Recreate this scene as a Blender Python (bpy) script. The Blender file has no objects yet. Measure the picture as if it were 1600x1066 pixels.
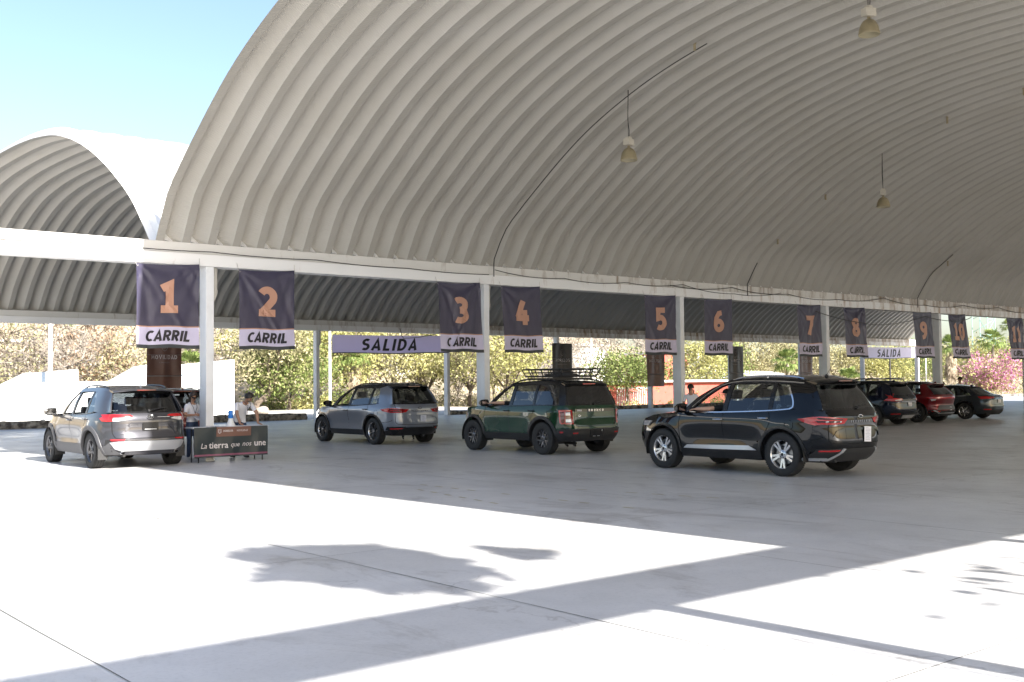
import bpy, bmesh, math, random
import numpy as np
from mathutils import Vector, Matrix
R = math.radians
random.seed(7); rng = np.random.default_rng(11)
sc = bpy.context.scene
COL = sc.collection

# ------------------------------------------------------------ camera
FPX, YAW, PITCH, ROLL, CAMH = 1691.6, 0.69118, 0.03924, -0.01045, 1.6947
Fv = Vector((math.sin(YAW)*math.cos(PITCH), math.cos(YAW)*math.cos(PITCH), math.sin(PITCH)))
Rv = Vector((math.cos(YAW), -math.sin(YAW), 0)); Uv = Rv.cross(Fv)
Rc = math.cos(ROLL)*Rv + math.sin(ROLL)*Uv; Uc = -math.sin(ROLL)*Rv + math.cos(ROLL)*Uv
cam_d = bpy.data.cameras.new('camera'); cam = bpy.data.objects.new('camera', cam_d); COL.objects.link(cam)
cam.matrix_world = Matrix(((Rc.x, Uc.x, -Fv.x, 0), (Rc.y, Uc.y, -Fv.y, 0), (Rc.z, Uc.z, -Fv.z, CAMH), (0, 0, 0, 1)))
cam_d.sensor_width = 36; cam_d.lens = FPX/1600*36; cam_d.clip_end = 3000; cam_d.clip_start = .1
sc.camera = cam
# ------------------------------------------------------------ light
SUN_EL = R(30.7); AZ = .06                      # sunlight travels toward +Y and slightly -X
sun_dir = Vector((math.sin(AZ)*math.cos(SUN_EL), -math.cos(AZ)*math.cos(SUN_EL), math.sin(SUN_EL)))  # toward the sun
w = bpy.data.worlds.new('World'); sc.world = w; w.use_nodes = True
nt = w.node_tree; bg = nt.nodes['Background']; sky = nt.nodes.new('ShaderNodeTexSky')
sky.sky_type = 'NISHITA'; sky.sun_disc = False; sky.sun_elevation = SUN_EL
sky.sun_rotation = math.atan2(sun_dir.x, sun_dir.y); sky.air_density = 1.0; sky.dust_density = 2.0; sky.ozone_density = 1.0
nt.links.new(sky.outputs[0], bg.inputs[0]); bg.inputs[1].default_value = 0.067
sl = bpy.data.lights.new('sun', 'SUN'); sl.energy = 4.0; sl.angle = R(0.53); sl.color = (1, .955, .89)
so = bpy.data.objects.new('sun', sl); COL.objects.link(so); so.location = (0, -30, 40)
so.rotation_euler = sun_dir.to_track_quat('Z', 'Y').to_euler()
vs = sc.view_settings; vs.view_transform = 'Standard'; vs.look = 'None'; vs.gamma = 1; vs.use_curve_mapping = False
vs.exposure = 2.15
sc.cycles.max_bounces = 8; sc.cycles.diffuse_bounces = 5; sc.cycles.transparent_max_bounces = 16

# ------------------------------------------------------------ materials
def mat(name, col, rough=.6, metal=0., through=0., var=0., vscale=3., bump=0., bscale=20., col2=None, spec=.5, coat=0., trans=0., alpha=1., sss=0, emis=None, coords='Object', vdetail=6, vmap=(.35, .65)):
    m = bpy.data.materials.new(name); m.use_nodes = True; n = m.node_tree.nodes; L = m.node_tree.links
    b = n['Principled BSDF']; b.inputs['Base Color'].default_value = (*col, 1); b.inputs['Roughness'].default_value = rough
    b.inputs['Metallic'].default_value = metal; b.inputs['Specular IOR Level'].default_value = spec
    b.inputs['Coat Weight'].default_value = coat; b.inputs['Coat Roughness'].default_value = .03
    b.inputs['Transmission Weight'].default_value = trans; b.inputs['Alpha'].default_value = alpha
    tc = n.new('ShaderNodeTexCoord')
    if var > 0 or col2:
        t = n.new('ShaderNodeTexNoise'); t.inputs['Scale'].default_value = vscale; t.inputs['Detail'].default_value = vdetail; t.inputs['Roughness'].default_value = .6
        L.new(tc.outputs[coords], t.inputs['Vector'])
        r = n.new('ShaderNodeValToRGB'); c2 = col2 or tuple(c*(1-var) for c in col)
        r.color_ramp.elements[0].position = vmap[0]; r.color_ramp.elements[1].position = vmap[1]
        r.color_ramp.elements[0].color = (*c2, 1); r.color_ramp.elements[1].color = (*col, 1)
        L.new(t.outputs['Fac'], r.inputs[0]); L.new(r.outputs[0], b.inputs['Base Color'])
    if bump > 0:
        t = n.new('ShaderNodeTexNoise'); t.inputs['Scale'].default_value = bscale; t.inputs['Detail'].default_value = 5
        L.new(tc.outputs[coords], t.inputs['Vector']); bp = n.new('ShaderNodeBump'); bp.inputs['Strength'].default_value = bump; bp.inputs['Distance'].default_value = .02
        L.new(t.outputs['Fac'], bp.inputs['Height']); L.new(bp.outputs[0], b.inputs['Normal'])
    if through:
        tr = n.new('ShaderNodeBsdfTranslucent'); tr.inputs[0].default_value = (*col, 1); mx = n.new('ShaderNodeMixShader'); mx.inputs[0].default_value = through; L.new(b.outputs[0], mx.inputs[1]); L.new(tr.outputs[0], mx.inputs[2]); L.new(mx.outputs[0], n['Material Output'].inputs[0])
    if emis: b.inputs['Emission Color'].default_value = (*emis, 1); b.inputs['Emission Strength'].default_value = 1
    return m

M = {}
# concrete slab -----------------------------------------------------
def concrete():
    m = bpy.data.materials.new('slab_concrete'); m.use_nodes = True; n = m.node_tree.nodes; L = m.node_tree.links; b = n['Principled BSDF']
    g = n.new('ShaderNodeNewGeometry')
    def noise(s, d=6, rr=.6, sx=1, sy=1, dist=0):
        mp = n.new('ShaderNodeMapping'); mp.inputs['Scale'].default_value = (sx, sy, 1); L.new(g.outputs['Position'], mp.inputs[0])
        t = n.new('ShaderNodeTexNoise'); t.inputs['Scale'].default_value = s; t.inputs['Detail'].default_value = d; t.inputs['Roughness'].default_value = rr; t.inputs['Distortion'].default_value = dist
        L.new(mp.outputs[0], t.inputs['Vector']); return t.outputs['Fac']
    def ramp(f, p0, c0, p1, c1):
        r = n.new('ShaderNodeValToRGB'); e = r.color_ramp.elements; e[0].position = p0; e[0].color = (*c0, 1); e[1].position = p1; e[1].color = (*c1, 1); L.new(f, r.inputs[0]); return r.outputs[0]
    def mul(a, c):
        x = n.new('ShaderNodeMix'); x.data_type = 'RGBA'; x.blend_type = 'MULTIPLY'; x.inputs[0].default_value = 1; L.new(a, x.inputs[6]); L.new(c, x.inputs[7]); return x.outputs[2]
    base = ramp(noise(.35, 8, .62), .3, (.52, .515, .51), .7, (.64, .635, .635))
    c = mul(base, ramp(noise(2.2, 7, .7), .3, (.9, .9, .9), .65, (1, 1, 1)))
    c = mul(c, ramp(noise(.9, 9, .75, 1, .35, 1.2), .53, (1, 1, 1), .64, (.76, .75, .74)))
    c = mul(c, ramp(noise(28, 4, .7), .28, (.86, .86, .86), .5, (1, 1, 1)))
    # small oil drips
    v = n.new('ShaderNodeTexVoronoi'); v.inputs['Scale'].default_value = .55; L.new(g.outputs['Position'], v.inputs['Vector'])
    c = mul(c, ramp(v.outputs['Distance'], .012, (.45, .44, .43), .035, (1, 1, 1)))
    # hairline cracks
    v2 = n.new('ShaderNodeTexVoronoi'); v2.feature = 'DISTANCE_TO_EDGE'; v2.inputs['Scale'].default_value = .16
    nz = n.new('ShaderNodeTexNoise'); nz.inputs['Scale'].default_value = .8; nz.inputs['Detail'].default_value = 6; L.new(g.outputs['Position'], nz.inputs['Vector'])
    mx = n.new('ShaderNodeVectorMath'); mx.operation = 'MULTIPLY_ADD'; mx.inputs[1].default_value = (3, 3, 0); L.new(nz.outputs['Color'], mx.inputs[0]); L.new(g.outputs['Position'], mx.inputs[2]); L.new(mx.outputs[0], v2.inputs['Vector'])
    c = mul(c, ramp(v2.outputs['Distance'], .0006, (.76, .75, .74), .0015, (1, 1, 1)))
    L.new(c, b.inputs['Base Color'])
    rr = n.new('ShaderNodeMapRange'); rr.inputs[1].default_value = .3; rr.inputs[2].default_value = .7; rr.inputs[3].default_value = .28; rr.inputs[4].default_value = .5
    L.new(noise(.6, 6, .65), rr.inputs[0]); L.new(rr.outputs[0], b.inputs['Roughness'])
    bp = n.new('ShaderNodeBump'); bp.inputs['Strength'].default_value = .12; bp.inputs['Distance'].default_value = .01; L.new(noise(14, 6, .6), bp.inputs['Height']); L.new(bp.outputs[0], b.inputs['Normal'])
    return m
M['slab'] = concrete()

XE0, FLIP = 9.2, True
def roofmat(name, col):
    m = bpy.data.materials.new(name); m.use_nodes = True; n = m.node_tree.nodes; L = m.node_tree.links; b = n['Principled BSDF']
    uv = n.new('ShaderNodeUVMap'); sep = n.new('ShaderNodeSeparateXYZ'); L.new(uv.outputs[0], sep.inputs[0])
    wv = n.new('ShaderNodeMath'); wv.operation = 'MULTIPLY'; wv.inputs[1].default_value = 2*math.pi/.055; L.new(sep.outputs[1], wv.inputs[0])
    sn = n.new('ShaderNodeMath'); sn.operation = 'SINE'; L.new(wv.outputs[0], sn.inputs[0])
    mask = sep.outputs[2]
    bp = n.new('ShaderNodeBump'); bp.inputs['Strength'].default_value = .35; bp.inputs['Distance'].default_value = .006
    L.new(sn.outputs[0], bp.inputs['Height']); L.new(bp.outputs[0], b.inputs['Normal'])
    g = n.new('ShaderNodeNewGeometry'); t = n.new('ShaderNodeTexNoise'); t.inputs['Scale'].default_value = .5; t.inputs['Detail'].default_value = 8; t.inputs['Roughness'].default_value = .65
    L.new(g.outputs['Position'], t.inputs['Vector']); r = n.new('ShaderNodeValToRGB'); e = r.color_ramp.elements
    e[0].position = .3; e[1].position = .7; e[0].color = (col[0]*.9, col[1]*.89, col[2]*.86, 1); e[1].color = (*col, 1)
    L.new(t.outputs['Fac'], r.inputs[0]); b.inputs['Roughness'].default_value = .5
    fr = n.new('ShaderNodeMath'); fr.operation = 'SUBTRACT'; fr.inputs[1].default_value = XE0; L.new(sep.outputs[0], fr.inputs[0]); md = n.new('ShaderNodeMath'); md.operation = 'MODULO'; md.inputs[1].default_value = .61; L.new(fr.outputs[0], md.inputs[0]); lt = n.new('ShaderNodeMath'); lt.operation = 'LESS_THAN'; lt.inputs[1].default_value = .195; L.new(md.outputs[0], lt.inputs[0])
    mw = n.new('ShaderNodeMix'); mw.data_type = 'RGBA'; mw.blend_type = 'MULTIPLY'; mw.inputs[7].default_value = (.80, .80, .795, 1); L.new(lt.outputs[0], mw.inputs[0]); L.new(r.outputs[0], mw.inputs[6])  # flat rib strips tinted darker: self-shade of the crimps put into the colour
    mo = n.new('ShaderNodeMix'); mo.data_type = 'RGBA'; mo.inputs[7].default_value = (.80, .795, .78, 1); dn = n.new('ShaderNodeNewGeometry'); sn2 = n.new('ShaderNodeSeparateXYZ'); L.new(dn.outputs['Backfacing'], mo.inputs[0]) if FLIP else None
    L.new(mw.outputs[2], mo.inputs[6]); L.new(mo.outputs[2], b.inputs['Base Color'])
    return m
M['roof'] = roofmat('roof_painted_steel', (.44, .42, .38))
M['beam'] = mat('beam_white_paint', (.74, .73, .71), .6, col2=(.66, .65, .62), vscale=1.5)
def streaked(name, base, dirt, p0, p1, sz=.25):
    m = mat(name, base, .7); n = m.node_tree.nodes; L = m.node_tree.links; b = n['Principled BSDF']
    g = n.new('ShaderNodeNewGeometry'); mp = n.new('ShaderNodeMapping'); mp.inputs['Scale'].default_value = (1, 1, sz); L.new(g.outputs['Position'], mp.inputs[0])
    t = n.new('ShaderNodeTexNoise'); t.inputs['Scale'].default_value = 3.5; t.inputs['Detail'].default_value = 8; t.inputs['Roughness'].default_value = .7; L.new(mp.outputs[0], t.inputs[0])
    # dirt grows along +X (the far, older end)
    sp = n.new('ShaderNodeSeparateXYZ'); L.new(g.outputs['Position'], sp.inputs[0]); mr = n.new('ShaderNodeMapRange'); mr.inputs[1].default_value = 10; mr.inputs[2].default_value = 48; mr.inputs[3].default_value = -.05; mr.inputs[4].default_value = .17; L.new(sp.outputs[0], mr.inputs[0])
    ad = n.new('ShaderNodeMath'); L.new(t.outputs['Fac'], ad.inputs[0]); L.new(mr.outputs[0], ad.inputs[1])
    r = n.new('ShaderNodeValToRGB'); e = r.color_ramp.elements; e[0].position = p0; e[1].position = p1; e[0].color = (*base, 1); e[1].color = (*dirt, 1)
    L.new(ad.outputs[0], r.inputs[0]); L.new(r.outputs[0], b.inputs['Base Color']); return m
M['gutter'] = streaked('gutter_weathered_concrete', (.62, .60, .56), (.23, .16, .10), .56, .8)
M['beamlow'] = streaked('beam_weathered_paint', (.76, .75, .73), (.36, .26, .17), .60, .82)
M['column'] = mat('column_white_paint', (.72, .73, .74), .6, col2=(.60, .60, .60), vscale=1.2, bump=.05, vmap=(.3, .55))
M['pipe'] = mat('pvc_pipe', (.55, .53, .48), .5, var=.15)
M['cable'] = mat('black_cable', (.03, .028, .026), .6, var=.2)
M['white'] = mat('white_masonry', (.80, .80, .79), .8, var=.06, vscale=1.3, bump=.05)
M['recess_shade'] = mat('painted_recess_shade', (.45, .56, .68), .8, var=.2, vscale=5)  # bluish shade of the wall recesses, as a base colour
M['stone'] = mat('dark_rubble_stone', (.30, .28, .24), .9, col2=(.07, .062, .055), vscale=3.5, bump=.8, bscale=5, vmap=(.42, .58))
M['paleconc'] = mat('pale_pavement', (.52, .50, .46), .85, var=.15, vscale=1.5, bump=.1)
M['earth'] = mat('dry_earth', (.36, .28, .19), .95, col2=(.22, .20, .10), vscale=.25, bump=.4, bscale=3, coords='Object')
M['rock'] = mat('rock', (.35, .30, .25), .9, var=.4, vscale=4, bump=.6, bscale=6)
M['redwall'] = mat('red_painted_wall', (.42, .10, .075), .8, var=.18, vscale=2)
M['whitemetal'] = mat('white_metal', (.72, .73, .75), .4, var=.05)
M['bark'] = mat('bark', (.13, .10, .075), .9, var=.4, vscale=8, bump=.6, bscale=25)
M['barkpale'] = mat('pale_bark', (.30, .26, .22), .9, var=.35, vscale=6, bump=.5, bscale=20)

# ------------------------------------------------------------ helpers
def tag(o, label=None, cat=None, group=None, kind=None):
    if label: o['label'] = label
    if cat: o['category'] = cat
    if group: o['group'] = group
    if kind: o['kind'] = kind
    elif cat: o['kind'] = 'thing'
    return o
def thing(name, label, cat, loc=(0, 0, 0), rz=0., group=None):
    o = bpy.data.objects.new(name, None); o.empty_display_size = .2; COL.objects.link(o); o.location = loc; o.rotation_euler = (0, 0, rz)
    return tag(o, label, cat, group)
class MB:
    def __init__(s): s.v = []; s.f = []; s.mi = []; s.sm = []; s.uv = None
    def add(s, vs, fs, mi=0, smooth=False):
        o = len(s.v); s.v.extend([tuple(p) for p in vs]); s.f.extend([tuple(i+o for i in f) for f in fs]); s.mi.extend([mi]*len(fs)); s.sm.extend([smooth]*len(fs)); return s
    def box(s, x0, x1, y0, y1, z0, z1, mi=0, M4=None):
        p = [Vector(q) for q in ((x0, y0, z0), (x1, y0, z0), (x1, y1, z0), (x0, y1, z0), (x0, y0, z1), (x1, y0, z1), (x1, y1, z1), (x0, y1, z1))]
        if M4: p = [M4 @ q for q in p]
        return s.add(p, [(0, 3, 2, 1), (4, 5, 6, 7), (0, 1, 5, 4), (1, 2, 6, 5), (2, 3, 7, 6), (3, 0, 4, 7)], mi)
    def tube(s, path, r, n=8, mi=0, cap=True, smooth=True):
        P = [Vector(p) for p in path]; rs = r if hasattr(r, '__len__') else [r]*len(P); vs = []; up = None
        for i, p in enumerate(P):
            t = (P[min(i+1, len(P)-1)]-P[max(i-1, 0)]).normalized()
            if up is None: up = Vector((0, 0, 1)) if abs(t.z) < .9 else Vector((1, 0, 0))
            a = t.cross(up).normalized(); b = a.cross(t).normalized(); up = b
            for k in range(n):
                c = 2*math.pi*k/n; vs.append(p+(a*math.cos(c)+b*math.sin(c))*rs[i])
        fs = [(i*n+k, i*n+(k+1) % n, (i+1)*n+(k+1) % n, (i+1)*n+k) for i in range(len(P)-1) for k in range(n)]
        s.add(vs, fs, mi, smooth)
        if cap: s.add(vs[:n], [tuple(range(n-1, -1, -1))], mi); s.add(vs[-n:], [tuple(range(n))], mi)
        return s
    def lathe(s, prof, n=24, mi=0, M4=None, smooth=True, close=False):   # prof: (radius, z) ; axis z
        vs = []
        for r_, z_ in prof:
            for k in range(n):
                a = 2*math.pi*k/n; q = Vector((r_*math.cos(a), r_*math.sin(a), z_)); vs.append(M4 @ q if M4 else q)
        fs = [(i*n+k, i*n+(k+1) % n, (i+1)*n+(k+1) % n, (i+1)*n+k) for i in range(len(prof)-1) for k in range(n)]
        return s.add(vs, fs, mi, smooth)
    def prism(s, poly, h0, h1, M4=None, mi=0):   # poly in xy, extruded z h0..h1
        n = len(poly); vs = [Vector((x, y, h0)) for x, y in poly]+[Vector((x, y, h1)) for x, y in poly]
        if M4: vs = [M4 @ q for q in vs]
        return s.add(vs, [tuple(range(n-1, -1, -1)), tuple(range(n, 2*n))]+[(i, (i+1) % n, n+(i+1) % n, n+i) for i in range(n)], mi)
    def grid(s, P, mi=0, smooth=True, flip=False):
        P = [[Vector(q) for q in row] for row in P]; m = len(P[0]); vs = [q for row in P for q in row]
        fs = [(i*m+j, i*m+j+1, (i+1)*m+j+1, (i+1)*m+j) for i in range(len(P)-1) for j in range(m-1)]
        if flip: fs = [f[::-1] for f in fs]
        return s.add(vs, fs, mi, smooth)
    def build(s, name, mats, parent=None, loc=None, bevel=0):
        me = bpy.data.meshes.new(name); me.from_pydata([tuple(v) for v in s.v], [], s.f)
        for m in (mats if isinstance(mats, (list, tuple)) else [mats]): me.materials.append(m)
        me.polygons.foreach_set('material_index', s.mi); me.polygons.foreach_set('use_smooth', s.sm)
        bm = bmesh.new(); bm.from_mesh(me); bmesh.ops.remove_doubles(bm, verts=bm.verts, dist=1e-5)
        for e in bm.edges:
            if len(e.link_faces) == 2 and e.calc_face_angle(0) > .7: e.smooth = False
        bm.to_mesh(me); bm.free(); me.update()
        o = bpy.data.objects.new(name, me); COL.objects.link(o)
        if parent: o.parent = parent
        if loc: o.location = loc
        if bevel:
            md = o.modifiers.new('bevel', 'BEVEL'); md.width = bevel; md.segments = 2; md.limit_method = 'ANGLE'
        return o
def copy_tree(o, parent=None):
    c = o.copy(); COL.objects.link(c)
    if parent: c.parent = parent
    for ch in list(o.children): copy_tree(ch, c)
    return c
def phi(px): return YAW+math.atan((px-800)/FPX)
def xat(px, Y): return Y*math.tan(phi(px))          # where a thing Y metres out stands along the beam axis

# text as tessellated flat mesh, letters in xz plane starting at centre
_fonts = {}
def textmesh(txt, size, bold=.0, shear=0., align='CENTER', spacing=1., cell=0):
    cu = bpy.data.curves.new('txt', 'FONT'); cu.body = txt; cu.size = size; cu.offset = bold*size; cu.shear = shear; cu.align_x = align; cu.align_y = 'CENTER'; cu.space_character = spacing; cu.resolution_u = 3
    o = bpy.data.objects.new('txt', cu); COL.objects.link(o); dg = bpy.context.evaluated_depsgraph_get(); dg.update()
    me = bpy.data.meshes.new_from_object(o.evaluated_get(dg)); bpy.data.objects.remove(o); bpy.data.curves.remove(cu)
    bm = bmesh.new(); bm.from_mesh(me); bpy.data.meshes.remove(me)
    if cell:
        xs = [v.co.x for v in bm.verts]; ys = [v.co.y for v in bm.verts]
        for a, lo, hi in ((0, min(xs), max(xs)), (1, min(ys), max(ys))):
            c = math.ceil(lo/cell)*cell
            while c < hi:
                no = (1, 0, 0) if a == 0 else (0, 1, 0)
                bmesh.ops.bisect_plane(bm, geom=bm.verts[:]+bm.edges[:]+bm.faces[:], plane_co=(c, 0, 0) if a == 0 else (0, c, 0), plane_no=no); c += cell
    vs = [tuple(v.co[:2]) for v in bm.verts]; bm.verts.index_update(); fs = [tuple(v.index for v in f.verts) for f in bm.faces]; bm.free()
    return vs, fs
def text_obj(name, txt, size, m, fn, parent, bold=0., shear=0., spacing=1., cell=0, sx=1., offs=(0, 0)):
    vs, fs = textmesh(txt, size, bold, shear, 'CENTER', spacing, cell)
    mb = MB(); mb.add([fn(x*sx+offs[0], y+offs[1]) for x, y in vs], fs, 0, False)
    return mb.build(name, m, parent)

# heavy sans lettering drawn as strokes (cap height 1)
def _arc(cx, cy, rx, ry, a0, a1, n=10): return [(cx+rx*math.cos(R(a0+(a1-a0)*i/n)), cy+ry*math.sin(R(a0+(a1-a0)*i/n))) for i in range(n+1)]
GL = {
 '0': (.66, [_arc(.33, .5, .24, .40, 0, 360, 24)]), '1': (.60, [[(.10, .78), (.33, .90), (.33, .0)], [(.06, .10), (.58, .10)]]),
 '2': (.62, [_arc(.30, .66, .22, .24, 150, -35, 12)+[(.12, .10)], [(.02, .10), (.58, .10)]]), '3': (.60, [_arc(.26, .70, .23, .20, 130, -90, 12), _arc(.26, .28, .25, .20, 90, -130, 12)]),
 '4': (.66, [[(.40, 1.0), (.10, .30)], [(.02, .28), (.64, .28)], [(.44, .62), (.44, .0)]]), '5': (.60, [[(.54, .90), (.14, .90), (.14, .52)]+_arc(.26, .32, .25, .24, 80, -130, 12)]),
 '6': (.62, [_arc(.31, .30, .22, .21, 0, 360, 20), [(.50, .92), (.30, .88), (.14, .66), (.09, .32)]]), '7': (.60, [[(.02, .90), (.52, .90), (.24, .0)]]),
 '8': (.62, [_arc(.31, .72, .18, .18, 0, 360, 18), _arc(.31, .28, .22, .20, 0, 360, 20)]), '9': (.62, [_arc(.31, .70, .22, .21, 0, 360, 20), [(.53, .66), (.50, .36), (.34, .12), (.12, .08)]]),
 'A': (.70, [[(.09, .0), (.35, .92), (.61, .0)], [(.19, .27), (.51, .27)]]), 'C': (.56, [_arc(.36, .5, .27, .40, 55, 305, 16)]), 'R': (.64, [[(.10, .0), (.10, .91), (.30, .91)]+_arc(.32, .69, .20, .22, 90, -90, 8)+[(.12, .47)], [(.30, .45), (.55, .0)]]),
 'I': (.26, [[(.13, .0), (.13, 1.)]]), 'L': (.50, [[(.10, 1.), (.10, .09), (.48, .09)]]), 'S': (.58, [_arc(.29, .70, .20, .20, 40, 250, 10)+_arc(.29, .29, .21, .21, 75, -140, 10)]),
 'D': (.68, [[(.10, .09), (.10, .91), (.26, .91)]+_arc(.28, .5, .29, .41, 85, -85, 12)+[(.10, .09)]]), 'M': (.84, [[(.11, .0), (.14, .93), (.42, .25), (.70, .93), (.73, .0)]]), 'O': (.72, [_arc(.36, .5, .26, .41, 0, 360, 24)]),
 'V': (.66, [[(.06, 1.), (.33, .08), (.60, 1.)]]), 'E': (.54, [[(.50, .91), (.10, .91), (.10, .09), (.50, .09)], [(.12, .5), (.44, .5)]]), 'N': (.72, [[(.11, .0), (.11, .95), (.61, .05), (.61, 1.)]]),
 'B': (.64, [[(.10, .09), (.10, .91), (.30, .91)]+_arc(.31, .71, .18, .20, 90, -90, 8)+[(.12, .51)], [(.30, .51)]+_arc(.33, .30, .20, .21, 90, -90, 8)+[(.10, .09)]]), 'T': (.56, [[(.0, .91), (.56, .91)], [(.28, .88), (.28, .0)]]), 'Y': (.62, [[(.04, 1.), (.31, .5), (.58, 1.)], [(.31, .52), (.31, 0)]]), ' ': (.3, [])}
def glyph_obj(name, txt, size, m, fn, parent, sw=.19, shear=0., sx=1., gap=.09, offs=(0, 0), cell=.09, lift=.0006):
    tot = sum(GL[c][0]+gap for c in txt)-gap; x = -tot/2; bm = bmesh.new(); k = 0; h = sw/2
    for c in txt:
        wd, st = GL[c]
        for line in st:
            k += 1; closed = len(line) > 12 and math.dist(line[0], line[-1]) < 1e-6; P = line[:-1] if closed else line; n = len(P); Lp = []; Rp = []
            for i in range(n):
                a = P[i-1] if (i > 0 or closed) else None; b = P[(i+1) % n] if (i < n-1 or closed) else None; ds = []
                if a: l = math.dist(a, P[i]) or 1; ds.append(((P[i][0]-a[0])/l, (P[i][1]-a[1])/l))
                if b: l = math.dist(b, P[i]) or 1; ds.append(((b[0]-P[i][0])/l, (b[1]-P[i][1])/l))
                dx = sum(d[0] for d in ds); dy = sum(d[1] for d in ds); l = math.hypot(dx, dy) or 1; nx, ny = -dy/l, dx/l; cs = abs(nx*-ds[0][1]+ny*ds[0][0]); q = h/max(cs, .45)
                Lp.append((P[i][0]+nx*q, P[i][1]+ny*q)); Rp.append((P[i][0]-nx*q, P[i][1]-ny*q))
            def mk(p): X = (p[0]+x+shear*(p[1]-.5))*size*sx; Y = (p[1]-.5)*size; return bm.verts.new((X, Y, k*lift))
            lv = [mk(p) for p in Lp]; rv = [mk(p) for p in Rp]
            for i in range(n if closed else n-1):
                j = (i+1) % n; bm.faces.new((lv[i], rv[i], rv[j], lv[j]))
        x += wd+gap
    if cell:
        for a in (0, 1):
            vals = [v.co[a] for v in bm.verts]; c = math.ceil(min(vals)/cell)*cell
            while c < max(vals): bmesh.ops.bisect_plane(bm, geom=bm.verts[:]+bm.edges[:]+bm.faces[:], plane_co=(c, 0, 0) if a == 0 else (0, c, 0), plane_no=(1, 0, 0) if a == 0 else (0, 1, 0)); c += cell
    bm.verts.index_update(); mb = MB(); mb.add([fn(v.co.x+offs[0], v.co.y+offs[1], v.co.z) for v in bm.verts], [tuple(v.index for v in f.verts) for f in bm.faces]); bm.free(); return mb.build(name, m, parent)
# ============================================================ SETTING
ZB, ZM, ZT = 4.45, 4.72, 4.97       # beam underside, step, top of gutter
YN, YB, YF = -1.9, 23.48, 47.86     # beam faces
XE, XEND = 9.2, 83.6
SK = .021
def mesh_sheet(name, pts, m, kind='structure'):
    mb = MB(); mb.add(pts, [tuple(range(len(pts)))]); o = mb.build(name, m); o['kind'] = kind; return o
mesh_sheet('plaza_ground', [(-120, -60, 0), (260, -60, 0), (260, 48.3, 0), (-120, 48.3, 0)], M['slab'])
mesh_sheet('base_terrain', [(-900, -900, -.3), (1500, -900, -.3), (1500, 1500, -.3), (-900, 1500, -.3)], M['earth'])
# expansion joints (shallow dark sealant lines) and painted dashes
M['joint'] = mat('joint_sealant', (.16, .16, .15), .9, var=.3, vscale=6)
mb = MB()
def wob_line(mb, x0, y0, x1, y1, wd, z=.004, step=1.2):
    n = max(2, int(math.hypot(x1-x0, y1-y0)/step)); dx, dy = x1-x0, y1-y0; l = math.hypot(dx, dy); nx, ny = -dy/l, dx/l; P = []
    for i in range(n+1):
        t = i/n; o = random.uniform(-.006, .006); wv = wd*random.uniform(.5, 1.2)
        P.append([(x0+dx*t+nx*(o-wv/2), y0+dy*t+ny*(o-wv/2), z), (x0+dx*t+nx*(o+wv/2), y0+dy*t+ny*(o+wv/2), z)])
    mb.grid(P, smooth=False, flip=True)
for k in range(-6, 24):
    X = 2.3+3.12*k; wob_line(mb, X, -20, X, 48, .010)
for k in range(0, 12):
    Y = 3.3+6.1*k-6; wob_line(mb, -20, Y, 80, Y, .008, .0045)
o = mb.build('joint_lines', M['joint']); o['kind'] = 'structure'
M['oldyellow'] = mat('worn_yellow_paint', (.52, .47, .33), .8, var=.25, vscale=9)
mb = MB()
for (ax, ay), (bx, by) in (((10.5, 15.6), (10.56, 10.0)), ((11.8, 12.7), (12.4, 10.0)), ((24.5, 13.9), (25.1, 12.4)), ((9.99, 14.5), (9.56, 11.7))):
    L_ = math.hypot(bx-ax, by-ay); n = int(L_/.42)
    for i in range(n):
        if random.random() < .25: continue
        t0, t1 = i/n, (i+.45)/n; q = lambda t: (ax+(bx-ax)*t, ay+(by-ay)*t)
        (x0, y0), (x1, y1) = q(t0), q(t1); dx, dy = (x1-x0), (y1-y0); l = math.hypot(dx, dy); nx, ny = -dy/l*.025, dx/l*.025
        mb.add([(x0-nx, y0-ny, .005), (x0+nx, y0+ny, .005), (x1+nx, y1+ny, .005), (x1-nx, y1-ny, .005)], [(3, 2, 1, 0)])
o = mb.build('painted_line_dashes', M['oldyellow']); o['kind'] = 'structure'

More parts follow.
